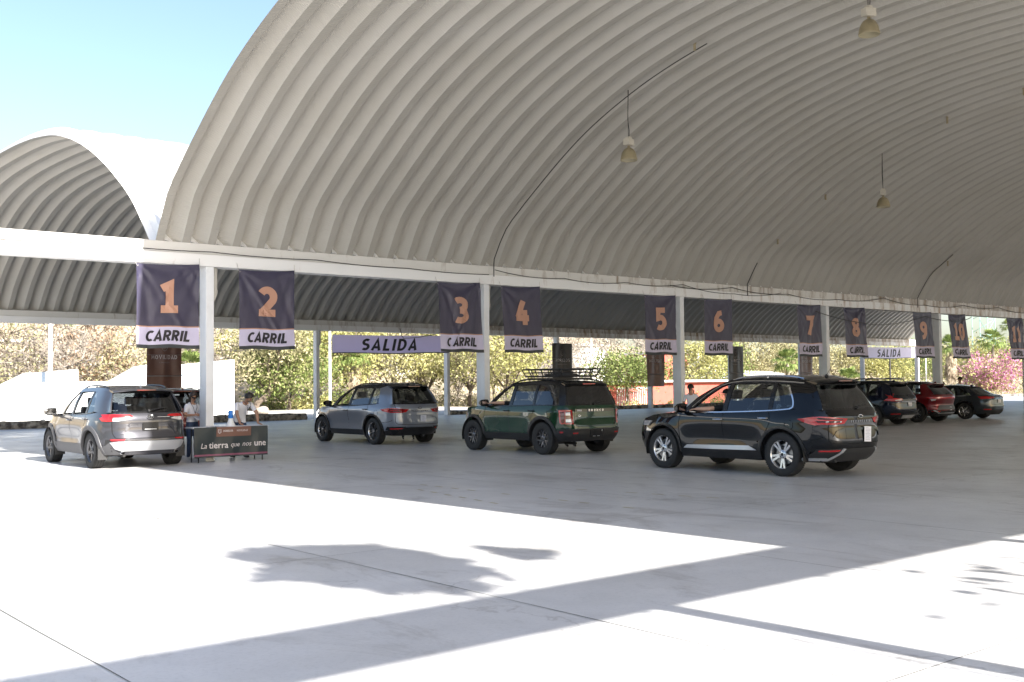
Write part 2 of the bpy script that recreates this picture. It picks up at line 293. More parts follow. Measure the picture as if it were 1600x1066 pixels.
# ---- arched corrugated roofs
PU = np.array([0, .6, 1.2, 2, 3.5, 5.4, 7.5, 10, 12.35]); PZn = np.array([0, .95, 1.45, 2.02, 2.98, 3.82, 4.4, 4.76, 4.86])
PUf = np.array([0, .93, 2.3, 3.8, 6.5, 8.5, 10.5, 12.35]); PZf = np.array([0, .93, 1.87, 2.66, 3.57, 3.86, 3.98, 4.0])
def hermite(xs, ys, q):
    d = np.gradient(ys, xs); d[-1] = 0
    i = np.clip(np.searchsorted(xs, q)-1, 0, len(xs)-2); h = xs[i+1]-xs[i]; t = (q-xs[i])/h
    return (2*t**3-3*t**2+1)*ys[i]+(t**3-2*t**2+t)*h*d[i]+(-2*t**3+3*t**2)*ys[i+1]+(t**3-t**2)*h*d[i+1]
def barrel(name, y_far, y_near, px, pz, skew, x_end):
    # arc samples from far springing to near springing
    half = 12.35; W_ = y_far-y_near; a = np.linspace(0, 1, 34)**1.25*half; zz = hermite(px, pz, a)
    us = np.concatenate([a, 2*half-a[::-1][1:]]); z = np.concatenate([zz, zz[::-1][1:]]); y = y_far-us*W_/(2*half); z = z+ZT
    P = np.stack([y, z], 1); T = np.gradient(P, axis=0); T /= np.linalg.norm(T, axis=1)[:, None]; N = np.stack([T[:, 1], -T[:, 0]], 1)   # outward
    if N[len(N)//2, 1] < 0: N = -N
    s = np.concatenate([[0], np.cumsum(np.linalg.norm(np.diff(P, axis=0), axis=1))])
    P = np.concatenate([[P[0]-T[0]*.22], P, [P[-1]+T[-1]*.22]]); N = np.concatenate([N[:1], N, N[-1:]]); s = np.concatenate([[-.22], s, [s[-1]+.22]])
    # rib section: (x offset, height outward)
    pitch = .61; sec = [(0, .0), (.19, .0), (.20, .13), (.215, .25), (.30, .235), (.42, .165), (.52, .085), (.61, .0)]
    nr = int((x_end-XE)/pitch); V = []; UV = []; 
    xs = []; hs = []
    for k in range(nr):
        for dx, h in sec[:-1]: xs.append(XE+k*pitch+dx); hs.append(h)
    xs = np.array(xs); hs = np.array(hs); na, nx = len(P), len(xs)
    X = xs[None, :]+skew*(YB-P[:, 0])[:, None]; Yv = P[:, 0][:, None]+N[:, 0][:, None]*hs[None, :]; Zv = P[:, 1][:, None]+N[:, 1][:, None]*hs[None, :]
    verts = np.stack([X, Yv, Zv], -1).reshape(-1, 3)
    idx = np.arange(na*nx).reshape(na, nx); F = np.stack([idx[:-1, :-1], idx[:-1, 1:], idx[1:, 1:], idx[1:, :-1]], -1).reshape(-1, 4)
    me = bpy.data.meshes.new(name); me.from_pydata(verts.tolist(), [], F.tolist()); me.materials.append(M['roof'])
    me.polygons.foreach_set('use_smooth', np.ones(len(F), bool))
    uvl = me.uv_layers.new(name='UVMap'); vi = np.zeros(len(me.loops), int); me.loops.foreach_get('vertex_index', vi)
    uu = np.stack([np.tile(xs, na), np.repeat(s, nx)], 1); uvl.data.foreach_set('uv', uu[vi].ravel())
    # sharp along the fold lines
    ev = np.zeros(len(me.edges)*2, int); me.edges.foreach_get('vertices', ev); ev = ev.reshape(-1, 2); c0 = ev[:, 0] % nx; same = (ev[:, 0] % nx) == (ev[:, 1] % nx)
    r7 = c0 % 7; sharp = same & np.isin(r7, [1, 0, 3]); at = me.attributes.new('sharp_edge', 'BOOLEAN', 'EDGE'); at.data.foreach_set('value', sharp)
    o = bpy.data.objects.new(name, me); COL.objects.link(o); return o
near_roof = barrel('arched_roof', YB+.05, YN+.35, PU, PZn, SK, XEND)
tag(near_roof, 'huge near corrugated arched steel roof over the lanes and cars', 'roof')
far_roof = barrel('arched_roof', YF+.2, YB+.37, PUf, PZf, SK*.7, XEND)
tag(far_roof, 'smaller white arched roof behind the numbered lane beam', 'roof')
# ---- beams
def beam(y0, label, x0=-14, x1=XEND+1):
    t = thing('roof_beam', label, 'beam', (0, 0, 0), 0, 'long white roof beams')
    m = MB(); m.box(x0, x1, y0, y0+.42, ZB, ZM); m.build('girder', M['beamlow'], t, bevel=.008)
    m = MB(); m.box(x0, x1, y0+.05, y0+.40, ZM+.003, ZT+.0); m.build('gutter', M['gutter'], t, bevel=.01)
    return t
beam(YB, 'long white roof beam carrying the row of numbered lane banners')
beam(YF, 'farthest long roof beam, above the two exit banners')
beam(YN, 'nearest roof beam, out of view, casting the broad shadow band in front', -40)
# ---- columns
def column(x, y, wd, label, group, pipe=0, h=ZB, mt='column'):
    t = thing('roof_column', label, 'column', (x, y, 0), 0, group)
    m = MB(); a = wd*.27; b = wd*.5; m.box(-a, a, -b, b, .0, h-.002); m.box(-a-.012, a+.012, -b-.012, b+.012, 0, .04); m.build('shaft', M[mt], t, bevel=.012)
    if pipe:
        m = MB(); s = pipe
        m.tube([(a+.10, -.0, h), (a+.10, 0, h-.35), (a+.10, 0, h-.62), (a+.06, 0, h-.72), (a-.02, 0, h-.82)], .055, 10)
        m.tube([(a+.10, 0, h-.02), (a+.10, 0, h-.10)], .066, 10); m.tube([(a+.10, 0, h-.52), (a+.10, 0, h-.60)], .066, 10)
        m.build('drain_pipe', M['pipe'], t)
    return t
nm = ['between lane banners 1 and 2', 'between lane banners 3 and 4', 'between lane banners 5 and 6', 'between lane banners 7 and 8', 'between lane banners 9 and 10', 'right of lane banner 11']
ncols = []
for k in range(9):
    x = 10.47+8.08*k
    ncols.append(column(x, YB+.21, .36, 'square white column under the banner beam %s' % nm[k] if k < 5 else 'far white column of the banner beam beyond the eleventh lane', 'columns under the lane banner beam', pipe=1 if k in (0, 1, 2) else 0))
nf = {-1: 'behind the brown banner left of the leaning man', 0: 'left of the big exit banner, with a scribble near its foot', 1: 'at the right end of the big exit banner', 2: 'behind the black banner over the green car',
      3: 'below the brown banner of lane 5', 4: 'behind the black banner by lane 6', 5: 'behind the brown banner by lane 7', 6: 'at the left end of the small exit banner', 7: 'at the right end of the small exit banner'}
for k in range(-4, 8):
    t = column(27.03+8.08*k, YF+.21, .33, 'slim far column ' + nf.get(k, 'far to the left beneath the farthest beam'), 'columns under the farthest beam', pipe=1 if k == 0 else 0)
    if k == 0:
        m = MB()
        m.tube([(random.uniform(-.07, .07), -.184, .3+.045*i+random.uniform(-.08, .08)) for i in range(18)], .005, 4)
        m.build('scribble', M['cable'], t)
for x in (6.55, 11.7, 19.8, 27.9, 36, 44):
    column(x, YN+.21, .36, 'near row column, out of view, whose thin shadow crosses the sunlit slab', 'columns under the nearest beam')
# ---- cables along the beam
def cable(label, pts, r, sag=0, sub=10):
    P = []
    for a, b in zip(pts[:-1], pts[1:]):
        a = Vector(a); b = Vector(b)
        for i in range(sub): t = i/sub; q = a.lerp(b, t); q.z -= sag*4*t*(1-t); P.append(q)
    P.append(Vector(pts[-1])); m = MB(); m.tube(P, r, 6); o = m.build('cable', M['cable']); return tag(o, label, 'cable', None)
cable('thin wire strung along the step of the banner beam on the left', [(x, YB-.03, ZM+.02+random.uniform(-.03, .06)) for x in np.arange(-3, 19, 2.7)], .011, .03)
cable('loose dark cable drooping along the banner beam past lanes 3 to 6', [(x, YB-.05, ZM+random.uniform(-.1, .16)) for x in np.arange(18.8, 34, 2.6)], .010, .08)
cable('sagging pair wire along the stained far end of the banner beam', [(x, YB-.05, ZM+random.uniform(-.05, .2)) for x in np.arange(26, 52, 3.1)], .012, .09)
cable('black cable swinging in front of lane banners 7 to 9', [(33.5, YB-.3, 4.2), (36.0, YB-.5, 3.85), (38.2, YB-.4, 3.85), (41.0, YB-.3, 4.25), (43.4, YB-.35, 4.12), (45, YB-.2, 4.35)], .014, .05)
cable('thin wire crossing in front of the big exit banner', [(20, 30, 3.55), (26.9, 40, 3.75), (33, 45, 4.5)], .014, .1)
def arcpt(u, x, inset=.07):
    z = float(hermite(PU, PZn, np.array([u]))[0]) + ZT; y = YB+.05-u*(YB+.05-YN-.35)/24.7; return (x+SK*(YB-y), y-inset*.5, z-inset)
m = MB(); m.tube([(18.75, YB-.06, ZM-.05), (18.75, YB-.06, ZT+.05)]+[arcpt(u, 18.7) for u in np.linspace(.15, 7.6, 30)], .014, 6)
tag(m.build('conduit', M['cable']), 'long dark conduit climbing the roof rib above the green car to the first hanging lamp', 'conduit')
for X, us in ((29.9, (.0, .5)), (40.9, (0, 1.6))):
    m = MB(); m.tube([(X, YB-.06, ZM-.1), (X, YB-.06, ZT+.05)]+[arcpt(u, X) for u in np.linspace(us[0]+.1, us[1], 10)], .016, 6)
    tag(m.build('conduit', M['cable']), 'short bent conduit rising from the beam %s' % ('between lane banners 6 and 7' if X < 35 else 'above the lane 9 banner, the longer one'), 'conduit')
# ---- hanging lamps
M['lampcream'] = mat('aged_cream_enamel', (.50, .46, .38), .5, var=.1, vscale=12)
M['lampshade'] = mat('yellowed_acrylic', (.30, .25, .15), .4, var=.15, vscale=5)
M['lampin'] = mat('dull_reflector', (.36, .32, .21), .4, var=.1)
def lamp(x, y, ztop, zbot, label, yawl):
    t = thing('hanging_lamp', label, 'lamp', (x, y, zbot), yawl, 'high bay lamps hanging from the arched roof')
    prof = [(.205, 0), (.21, .01), (.20, .06), (.185, .14), (.16, .21), (.12, .27), (.07, .305), (.035, .315), (.03, .36)]
    m = MB(); m.lathe(prof, 32); inn = [(.2, .004), (.192, .06), (.177, .14), (.15, .2), (.11, .255), (.05, .29), (0.001, .295)]; m.lathe(inn, 32, 1)
    m.lathe([(.205, 0), (.2, .004)], 32, 0); sh = m.build('lamp_shade', [M['lampshade'], M['lampin']], t)
    m = MB(); m.lathe([(.001, .27), (.03, .26), (.045, .2), (.045, .13), (.03, .08), (.001, .07)], 16); m.build('bulb', M['whitemetal'], sh)
    m = MB(); m.box(-.125, .125, -.08, .08, .37, .53); m.box(-.055, .055, -.06, .06, .535, .58); m.build('ballast_box', M['lampcream'], t, bevel=.008)
    h = ztop-zbot; m = MB()
    m.tube([(-.01, 0, .58), (-.012, 0, .68), (-.02, 0, h*.7), (0, 0, h+.05)], .008, 5); m.tube([(.03, 0, .56), (.05, .01, .75), (.0, .02, h*.6), (.02, 0, h+.05)], .008, 5); m.build('hanging_wire', M['cable'], t)
lamp(18.85, 18.26, 8.75, 7.07, 'cream lamp hanging in the middle of the photo, on the long dark conduit', .2)
lamp(30.1, 18.3, 8.75, 7.02, 'smallest and farthest lamp, hanging above the lane 7 banner', .5)
lamp(18.85, 11.68, 9.8, 8.46, 'biggest lamp, at the top right edge of the photo', -.3)
for X, Y, Z in ((18.73, 16.03, 9.36), (30.0, 16.1, 9.35), (30.1, 22.27, 6.45), (30.15, 20.4, 7.7), (41.3, 22.3, 6.4), (29.9, 13.8, 9.68)):
    m = MB(); m.box(-.02, .02, -.02, .02, -.16, .05); m.box(-.05, .05, -.012, .012, -.0, .03); o = m.build('roof_hook', M['lampshade'], loc=(X, Y, Z)); tag(o, 'small empty lamp hook left on the inside of the arched roof', 'hook', 'empty lamp hooks on the roof')

# ============================================================ BANNERS
M['navy'] = mat('banner_dark_cloth', (.038, .034, .068), .42, var=.15, vscale=4)
M['lilac'] = mat('banner_pale_cloth', (.62, .57, .73), .5, var=.05, vscale=4, through=.25)
M['copper'] = mat('banner_copper_ink', (.46, .245, .165), .45, var=.05)
M['ink'] = mat('banner_black_ink', (.012, .010, .016), .5, var=.1)
M['hem'] = mat('banner_hem_cloth', (.035, .04, .045), .6, var=.1)
M['brown'] = mat('banner_brown_cloth', (.12, .045, .032), .35, var=.2, vscale=3)
M['blackb'] = mat('banner_black_cloth', (.028, .024, .024), .38, var=.2, vscale=3)
M['paletext'] = mat('banner_white_ink', (.62, .58, .58), .5)
M['faint'] = mat('banner_grey_ink', (.22, .20, .19), .5)
M['salida'] = mat('exit_banner_cloth', (.66, .58, .84), .5, var=.04, vscale=2, through=.3)
def strip(fn, u0, u1, v0, v1, m, name, parent, nu=24, nv=30, off=0.):
    mb = MB(); mb.grid([[fn(u0+(u1-u0)*i/nu, v0+(v1-v0)*j/nv, off) for j in range(nv+1)] for i in range(nu+1)]); return mb.build(name, m, parent)
def lane_banner(num, xl, shiftb, seed, amp, label):
    rd = random.Random(seed); W_, H = 1.45, 1.86; zt = 4.42; y0 = YB-.07
    t = thing('lane_banner', label, 'banner', (xl, y0, 0), 0, 'numbered lane banners hanging from the beam')
    folds = [(rd.uniform(-.2, 1.2), rd.uniform(-.9, .9), rd.uniform(.02, .06), rd.uniform(.4, 1)*rd.choice((-1, 1))) for _ in range(9)]
    corner = [(0, 0, rd.uniform(.3, 1.)), (1, 0, rd.uniform(.3, 1.))]
    def fn(u, v, off=0.):      # u,v metres from top left, v down
        a, b = u/W_, v/H; d = 0
        for c, s, wd, am in folds:
            q = (a-c-s*b); d += am*amp*math.exp(-(q/wd)**2)*(.25+.75*b)
        for ca, cb, am in corner:
            dx, dy = abs(a-ca)+.001, b+.001; ang = math.atan2(dy, dx); r_ = math.hypot(dx, dy); d += am*amp*.8*math.sin(ang*11+seed)*math.exp(-r_*2.2)*min(1, r_*8)
        d += amp*.5*math.sin(a*7+seed+b*3)*b
        sagt = .03*math.sin(math.pi*a); zb = .012*math.sin(a*9+seed)*b
        slope = .055*(1-b)*a*(1.0)
        return (u+shiftb*b-.03*math.sin(math.pi*b)*(a-.5), -off-d*1., zt-sagt*(1-b)-v+slope+zb)
    s1, s2, s3 = H*.735, H*.748, H*.957
    strip(fn, 0, W_, 0, s1, M['navy'], 'dark_field', t); strip(fn, 0, W_, s1, s2, M['copper'], 'copper_stripe', t, 24, 1)
    strip(fn, 0, W_, s2, s3, M['lilac'], 'white_band', t, 24, 8); strip(fn, 0, W_, s3, H, M['hem'], 'bottom_hem', t, 24, 3)
    glyph_obj('lane_number', num, .68, M['copper'], lambda x, y, z: fn(W_/2+x, s1*.53-y, .012+z), t, sw=.25, sx=1.15 if len(num) == 1 else 1.)
    glyph_obj('lane_word', 'CARRIL', .235, M['ink'], lambda x, y, z: fn(W_/2+x, (s2+s3)/2-y, .010+z), t, sw=.225, shear=.16, sx=1.18, gap=.075, cell=.08)
    for uu in (0, W_):
        m = MB(); p = Vector(fn(uu, .02)); m.tube([p, p+Vector((.02 if uu else -.02, .05, .16))], .006, 4); m.tube([p, p+Vector((.03, -.01, -.05)), p+Vector((.05, -.01, -.14 if uu else -.02))], .004, 4)
        m.build('tie_string', M['pipe'], t)
bl = [(8.72, 0, 3, .035, 'number 1, leftmost of the row, above the grey car in the sun'), (11.13, .0, 5, .03, 'number 2, just right of the first white column'), (16.80, .12, 9, .05, 'number 3, its lower corner crumpled against a column'),
      (18.98, .12, 12, .02, 'number 4, hanging smooth above the green car'), (24.76, .02, 15, .035, 'number 5, with a brown banner showing below it'), (27.60, .0, 21, .02, 'number 6, hanging flat right of the third column'),
      (32.68, .1, 25, .04, 'number 7, left of the fourth white column'), (35.55, .22, 28, .06, 'number 8, deeply creased beside the small exit banner'), (40.45, .26, 33, .03, 'number 9, left of the fifth white column'),
      (43.25, .38, 37, .05, 'number 10, blown slantwise right of the fifth column'), (48.42, .38, 41, .08, 'number 11, strongly folded at the right edge of the photo')]
for i, (x, sb, sd, am, lb) in enumerate(bl): lane_banner(str(i+1), x, sb, sd, am, 'dark lane banner '+lb)
def pole_banner(xc, text, top, h, cloth, label, seed):
    t = thing('column_banner', label, 'banner', (xc, YF-.2, 0), 0, 'tall dark banners tied to the far columns'); rd = random.Random(seed); W_ = 1.62
    ph = [rd.uniform(0, 6) for _ in range(4)]
    def fn(u, v, off=0.):
        a, b = u/W_, v/h; d = .03*math.sin(a*16+ph[0])*math.sin(math.pi*min(1, b*1.3))+.03*math.sin(a*9+ph[1]+b*2)
        return (u-W_/2, -off-d, top-v)
    strip(fn, 0, W_, 0, h, cloth, 'cloth', t, 40, 20)
    glyph_obj('banner_word', text, .19, M['paletext'], lambda x, y, z: fn(W_/2+x, 1.0-y, .006+z), t, sw=.11, sx=1.15 if text == 'MORELOS' else 1., gap=.12)
    text_obj('small_line', 'GOBIERNO DEL ESTADO' if text == 'MORELOS' else 'Y TRANSPORTE', .07, M['faint'], lambda x, y: fn(W_/2+x, 1.25-y, .008), t)
    m = MB()   # crest outline: crowned shield
    def ring(pts, r): 
        P = [Vector(fn(W_/2+x, .55-y, .012)) for x, y in pts]; m.tube(P+[P[0]], r, 4, cap=False)
    ring([(-.13, .14), (.13, .14), (.13, -.04), (.08, -.13), (0, -.18), (-.08, -.13), (-.13, -.04)], .012); ring([(-.06, .07), (.06, .07), (.05, -.05), (0, -.09), (-.05, -.05)], .010)
    ring([(-.12, .19), (-.12, .27), (-.06, .22), (0, .28), (.06, .22), (.12, .27), (.12, .19)], .010); m.build('crest', M['faint'], t)
    for zz, r_ in ((top-.9, .006), (top-1.85, .02)): m = MB(); m.tube([(-W_/2-.03, -.06, zz), (W_/2+.03, -.06, zz)], r_, 5); m.build('tie_band', M['faint'], t)
for k, tx, top, h, lb in ((-1, 'MOVILIDAD', 4.05, 2.68, 'brown banner on the far column between the grey car and the lane 1 banner'), (2, 'MORELOS', 4.05, 2.65, 'black banner rising behind the roof basket of the green car'), (3, 'MOVILIDAD', 4.05, 2.64, 'brown banner showing below the lane 5 banner'),
                         (4, 'MORELOS', 4.1, 2.65, 'black banner peeking out beside the lane 6 banner'), (5, 'MOVILIDAD', 4.1, 2.65, 'brown banner half hidden beneath the lane 7 banner')):
    pole_banner(27.03+8.08*k+.1, tx, top, h, M['brown'] if tx[2] == 'V' else M['blackb'], lb, k+50)
def exit_banner(x0, x1, zt, h, label, cloth, fs):
    t = thing('exit_banner', label, 'banner', (x0, YF-.12, 0), 0, 'long exit banners under the farthest beam'); L_ = x1-x0
    fn = lambda u, v, off=0.: (u, -off-.025*math.sin(u*2.1)*v/h, zt-v+.012*u-.02*math.sin(math.pi*u/L_)+.02*math.sin(u*1.3)*v/h)
    strip(fn, 0, L_, 0, h-.05, cloth, 'cloth', t, 50, 6); strip(fn, 0, L_, h-.05, h, M['hem'], 'bottom_hem', t, 50, 1)
    glyph_obj('exit_word', 'SALIDA', fs*.74, M['ink'], lambda x, y, z: fn(L_/2+x-.15, h*.5-y, .006+z), t, sw=.205, shear=.2, sx=1.35, gap=.16, cell=.3)
exit_banner(27.75, 35.0, 4.25, .95, 'long lilac exit banner between lanes 2 and 3', M['salida'], .82)
M['exitpale'] = mat('exit_banner_pale_cloth', (.66, .62, .78), .5, var=.05, through=.38)
exit_banner(75.3, 82.75, 4.25, .9, 'small distant pale exit banner between lanes 8 and 9', M['exitpale'], .82)
# ============================================================ BACKDROP
def at(px, py, Y):
    d = Fv+Rc*((px-800)/FPX)-Uc*((py-533)/FPX); q = d*(Y/d.y); return Vector((q.x, Y, q.z+CAMH))
def sstep(a, b, x):
    t = min(1, max(0, (x-a)/(b-a))); return t*t*(3-2*t)
def terr(x, y):
    d0 = 71+9*sstep(38, 62, x); h = 13.5*sstep(d0, d0+50, y)*(1-.72*sstep(95, 135, x)); dip = -.75*sstep(50, 60, x)*(1-sstep(98, 108, x))*sstep(50, 54, y)
    return h + dip + (.5*math.sin(x*.13+y*.05)+.35*math.sin(y*.21-x*.07))*sstep(d0+4, d0+25, y)
M['slope'] = mat('dry_hillside_soil', (.42, .33, .23), .95, col2=(.27, .235, .155), vscale=.5, bump=.5, bscale=2, vmap=(.4, .62), vdetail=10)
xs = np.concatenate([np.arange(-90, 330, 5)]); ys = np.concatenate([np.arange(48.31, 60, 1.5), np.arange(60, 300, 5)])
mb = MB(); mb.grid([[(x, y, terr(x, y)-.03) for x in xs] for y in ys], flip=True); o = mb.build('hillside_terrain', M['slope']); o['kind'] = 'structure'
# raised pavement and rubble kerbs
def kerb(x0, x1, h, dy, label):
    t = thing('stone_kerb', label, 'kerb', (0, 0, 0)); m = MB(); P = []; n = int((x1-x0)/.3)
    for i in range(n+1):
        x = x0+(x1-x0)*i/n; a = random.uniform(-.04, .04); hh = h+random.uniform(-.025, .025)
        P.append([(x, 48.28+a*.6, -.02), (x, 48.24+a, h*.35), (x, 48.26-a, h*.7), (x, 48.30, hh), (x, 48.5, hh+.01), (x, 48.68, hh-.01), (x, 48.72, -.02)])
    m.grid(P, smooth=False, flip=False); m.add(P[0], [tuple(range(7))]); m.add(P[-1], [tuple(range(6, -1, -1))]); m.build('rubble_face', M['stone'], t)
kerb(-40, 26.6, .33, 8, 'dark low rubble stone kerb behind the grey car and the table')
kerb(35.4, 112, .22, 5, 'low dark stone kerb behind the green and black cars')
mesh_sheet('pavement', [(-60, 48.3, .0), (48, 48.3, .0), (48, 71, .0), (-60, 71, .0)], M['paleconc'])
# boulder
bm = bmesh.new(); bmesh.ops.create_icosphere(bm, subdivisions=3, radius=.42)
for v in bm.verts: v.co *= 1+.12*math.sin(v.co.x*7)+.1*math.sin(v.co.y*9+v.co.z*5); v.co.z *= .62
me = bpy.data.meshes.new('boulder'); bm.to_mesh(me); bm.free(); me.materials.append(M['rock']); o = bpy.data.objects.new('boulder', me); COL.objects.link(o); p = at(409, 648, 60); o.location = (p.x, 60, .2)
for q in me.polygons: q.use_smooth = True
tag(o, 'rounded grey boulder lying on the pale pavement right of the leaning man', 'boulder')
# white stepped walls on the left
def wallpoly(name, pxs, Y0, depth, m, parent, zmin=None):
    P = [at(x, y, Y0) for x, y in pxs]; n = len(P); mb = MB(); v = [(p.x, p.y, p.z) for p in P]+[(p.x, p.y+depth, p.z) for p in P]
    mb.add(v, [tuple(range(n)), tuple(range(2*n-1, n-1, -1))]+[((i+1) % n, i, n+i, n+(i+1) % n) for i in range(n)]); return mb.build(name, m, parent)
t = thing('stepped_wall', 'white stepped masonry wall with recess shade painted as pale blue panels, far left behind the grey car', 'wall')
wallpoly('front_wall', [(-160, 672), (-160, 640), (-20, 612), (40, 583), (54, 583), (122, 577), (122, 596), (172, 596), (213, 573), (232, 570), (282, 570), (366, 562), (366, 668), (100, 676)], 60.5, .4, M['white'], t)
wallpoly('recess_shade_panel', [(55, 583.6), (115, 578.4), (92, 596.5), (55, 596.5)], 60.45, .04, M['recess_shade'], t)  # flat blue polygons cut to the outline of recess shade, no real recess
wallpoly('recess_shade_panel', [(283, 571), (356, 565.5), (337, 587.5), (283, 587.5)], 60.45, .04, M['recess_shade'], t)
# poles
def pole(px, Y, ztop, r, label, m='whitemetal', z0=None, group=None):
    x = xat(px, Y); z0 = terr(x, Y) if z0 is None else z0; mb = MB(); mb.tube([(x, Y, z0), (x, Y, z0+(ztop-z0)*.6), (x, Y, ztop)], [r, r*.9, r*.75], 12); return tag(mb.build('pole', M[m]), label, 'pole', group)
pole(78, 59.5, 6.4, .12, 'tall white pole in front of the stepped wall at far left', z0=.33)
pole(515, 62, 9, .09, 'thin pale pole among the shrubs just right of the second far column')
pole(924, 66, 9, .05, 'very thin pole above the roof of the green car', z0=-.6)
pole(1446, 74, 6, .09, 'thin pole behind the lane 9 banner')
pole(1390, 60, 4.2, .10, 'short black pole below the small exit banner', 'cable')
cable('pale wire sagging across the dry slope on the far left', [at(-40, 590, 60), at(150, 560, 66)], .02, .3)
cable('wire stretched from the second far column toward the left', [at(300, 548, 60), at(530, 534, 62)], .012, .2)
# ---- buildings
def house(label, pa, pb, Y, z0, z1, depth, m, roofm='white', over=.3, wins=0, name='house'):
    x0, x1 = xat(pa, Y), xat(pb, Y); t = thing(name, label, 'house', ((x0+x1)/2, Y, z0)); a = (x1-x0)/2; h = z1-z0
    mb = MB(); mb.box(-a, a, 0, depth, -2.5, h); mb.build('wall', M[m], t); mb = MB(); mb.box(-a-over, a+over, -over, depth+over, h+.002, h+.2); mb.build('roof', M[roofm], t, bevel=.02)
    for i in range(wins):
        cx = -a+2*a*(i+.5)/wins; mb = MB(); mb.box(cx-.5, cx+.5, -.03, .1, h-1.9, h-.8); w_ = mb.build('window', M['wdark'], t)
        mb = MB(); mb.box(cx-.56, cx+.56, -.05, -.032, h-1.98, h-1.9); mb.build('sill', M['white'], w_)
    return t
M['wdark'] = mat('dark_window', (.03, .035, .04), .15); M['shed'] = mat('pale_sheet_roof', (.62, .60, .58), .6, var=.12, vscale=1)
h1 = house('long low red walled building with a pale roof, behind the black car', 944, 1140, 66, -.8, at(1000, 598, 66).z, 9, 'redwall', 'shed', .5)
m = MB(); g0, g1 = xat(962, 65.4), xat(1016, 65.4); t = thing('gate', 'white barred gate in front of the red building', 'gate', (g0, 65.3, -.8))
m.box(0, g1-g0, -.03, .03, 1.95, 2.05); m.box(0, g1-g0, -.03, .03, .1, .2); m.build('rail', M['whitemetal'], t)
m = MB(); n = int((g1-g0)/.22)
for i in range(n+1): m.box(i*.22-.02, i*.22+.02, -.02, .02, 0, 2.1)
o = m.build('bars', M['whitemetal'], t)
house('upper red block with a white parapet, above and behind the long red building', 1036, 1075, 76, 0, at(1040, 553, 76).z, 6, 'redwall', 'white', .25)
mb = MB(); a, b, c, d = at(1066, 590, 70), at(1250, 588, 70), at(1210, 581, 78), at(1060, 575, 78); n = Vector((0, 0, -.12))
mb.add([a, b, c, d, a+n, b+n, c+n, d+n], [(0, 1, 2, 3), (7, 6, 5, 4), (0, 4, 5, 1), (1, 5, 6, 2), (2, 6, 7, 3), (3, 7, 4, 0)]); mb2 = thing('shed', 'low shed with a pale sloping sheet roof behind the roof of the black car', 'shed'); mb.build('roof', M['shed'], mb2)
for q in ((1080, 70.5), (1150, 70.5), (1235, 70.5)): m = MB(); x = xat(q[0], q[1]); m.box(x-.1, x+.1, q[1]-.1, q[1]+.1, -1, 2.2); m.build('post', M['white'], mb2)
for lb, a, b, Y, yt, hh, w_ in (('small white house with a dark window, high on the dry slope at far left', 5, 28, 92, 535, 3, 1), ('pale house half hidden by bare trees behind the white pole', 84, 106, 88, 541, 3.2, 1), ('narrow white house on the slope between the white pole and the lane 1 banner', 115, 131, 98, 522, 4, 2),
        ('white house glimpsed above the big exit banner shrubs', 618, 655, 95, 551, 3, 2), ('bright white rendered building right of the black banner over the green car', 896, 948, 84, 541, 5, 0), ('white cottage behind the tree between lanes 5 and 6', 1088, 1120, 100, 548, 3, 1)):
    p = at((a+b)/2, yt, Y); house(lb, a, b, Y, p.z-hh, p.z, 6, 'white', 'shed', .3, w_)
# lattice tower far right
t = thing('lattice_tower', 'distant lattice tower above the palms, at the far right', 'tower', (xat(1538, 150), 150, 0)); M['towerred'] = mat('faded_red_steel', (.35, .12, .10), .6); M['towergreen'] = mat('pale_green_steel', (.22, .42, .34), .6)
def lat(z0, z1, wd, m, nm_, n):
    mb = MB()
    for sx in (-1, 1):
        for sy in (-1, 1): mb.tube([(sx*wd, sy*wd, z0), (sx*wd, sy*wd, z1)], .12, 4)
    for i in range(n):
        za, zb = z0+(z1-z0)*i/n, z0+(z1-z0)*(i+1)/n
        for s in (-1, 1): mb.tube([(-wd*s, -wd, za), (wd*s, -wd, zb)], .08, 4); mb.tube([(-wd, wd*s, za), (wd, -wd*s, zb)], .08, 4)
        mb.tube([(-wd, -wd, zb), (wd, -wd, zb)], .08, 4)
    mb.build(nm_, M[m], t)
lat(0, 22, 2.2, 'towergreen', 'lower_frame', 6); lat(22.1, 40, 2.2, 'towerred', 'upper_frame', 5)

# ============================================================ VEGETATION
def leafmat(name, a, b, c, scale=.9):
    m = bpy.data.materials.new(name); m.use_nodes = True; n = m.node_tree.nodes; L = m.node_tree.links; bs = n['Principled BSDF']; bs.inputs['Roughness'].default_value = .6; bs.inputs['Specular IOR Level'].default_value = .25
    at_ = n.new('ShaderNodeAttribute'); at_.attribute_name = 'tint'; r = n.new('ShaderNodeValToRGB'); e = r.color_ramp.elements; e[0].color = (*a, 1); e[1].color = (*c, 1); e[0].position = .0; e[1].position = 1; x = e.new(.5); x.color = (*b, 1)
    L.new(at_.outputs['Fac'], r.inputs[0]); L.new(r.outputs[0], bs.inputs['Base Color'])
    tr = n.new('ShaderNodeBsdfTranslucent'); L.new(r.outputs[0], tr.inputs[0]); mx = n.new('ShaderNodeMixShader'); mx.inputs[0].default_value = .3; L.new(bs.outputs[0], mx.inputs[1]); L.new(tr.outputs[0], mx.inputs[2]); L.new(mx.outputs[0], n['Material Output'].inputs[0]); return m
M['l_green'] = leafmat('leaf_green', (0.085, 0.125, 0.04), (0.18, 0.23, 0.07), (0.32, 0.34, 0.12))
M['l_yellow'] = leafmat('leaf_yellow_green', (0.18, 0.19, 0.07), (0.36, 0.35, 0.13), (0.52, 0.48, 0.22))
M['l_olive'] = leafmat('leaf_olive', (0.17, 0.16, 0.085), (0.32, 0.3, 0.16), (0.48, 0.43, 0.26))
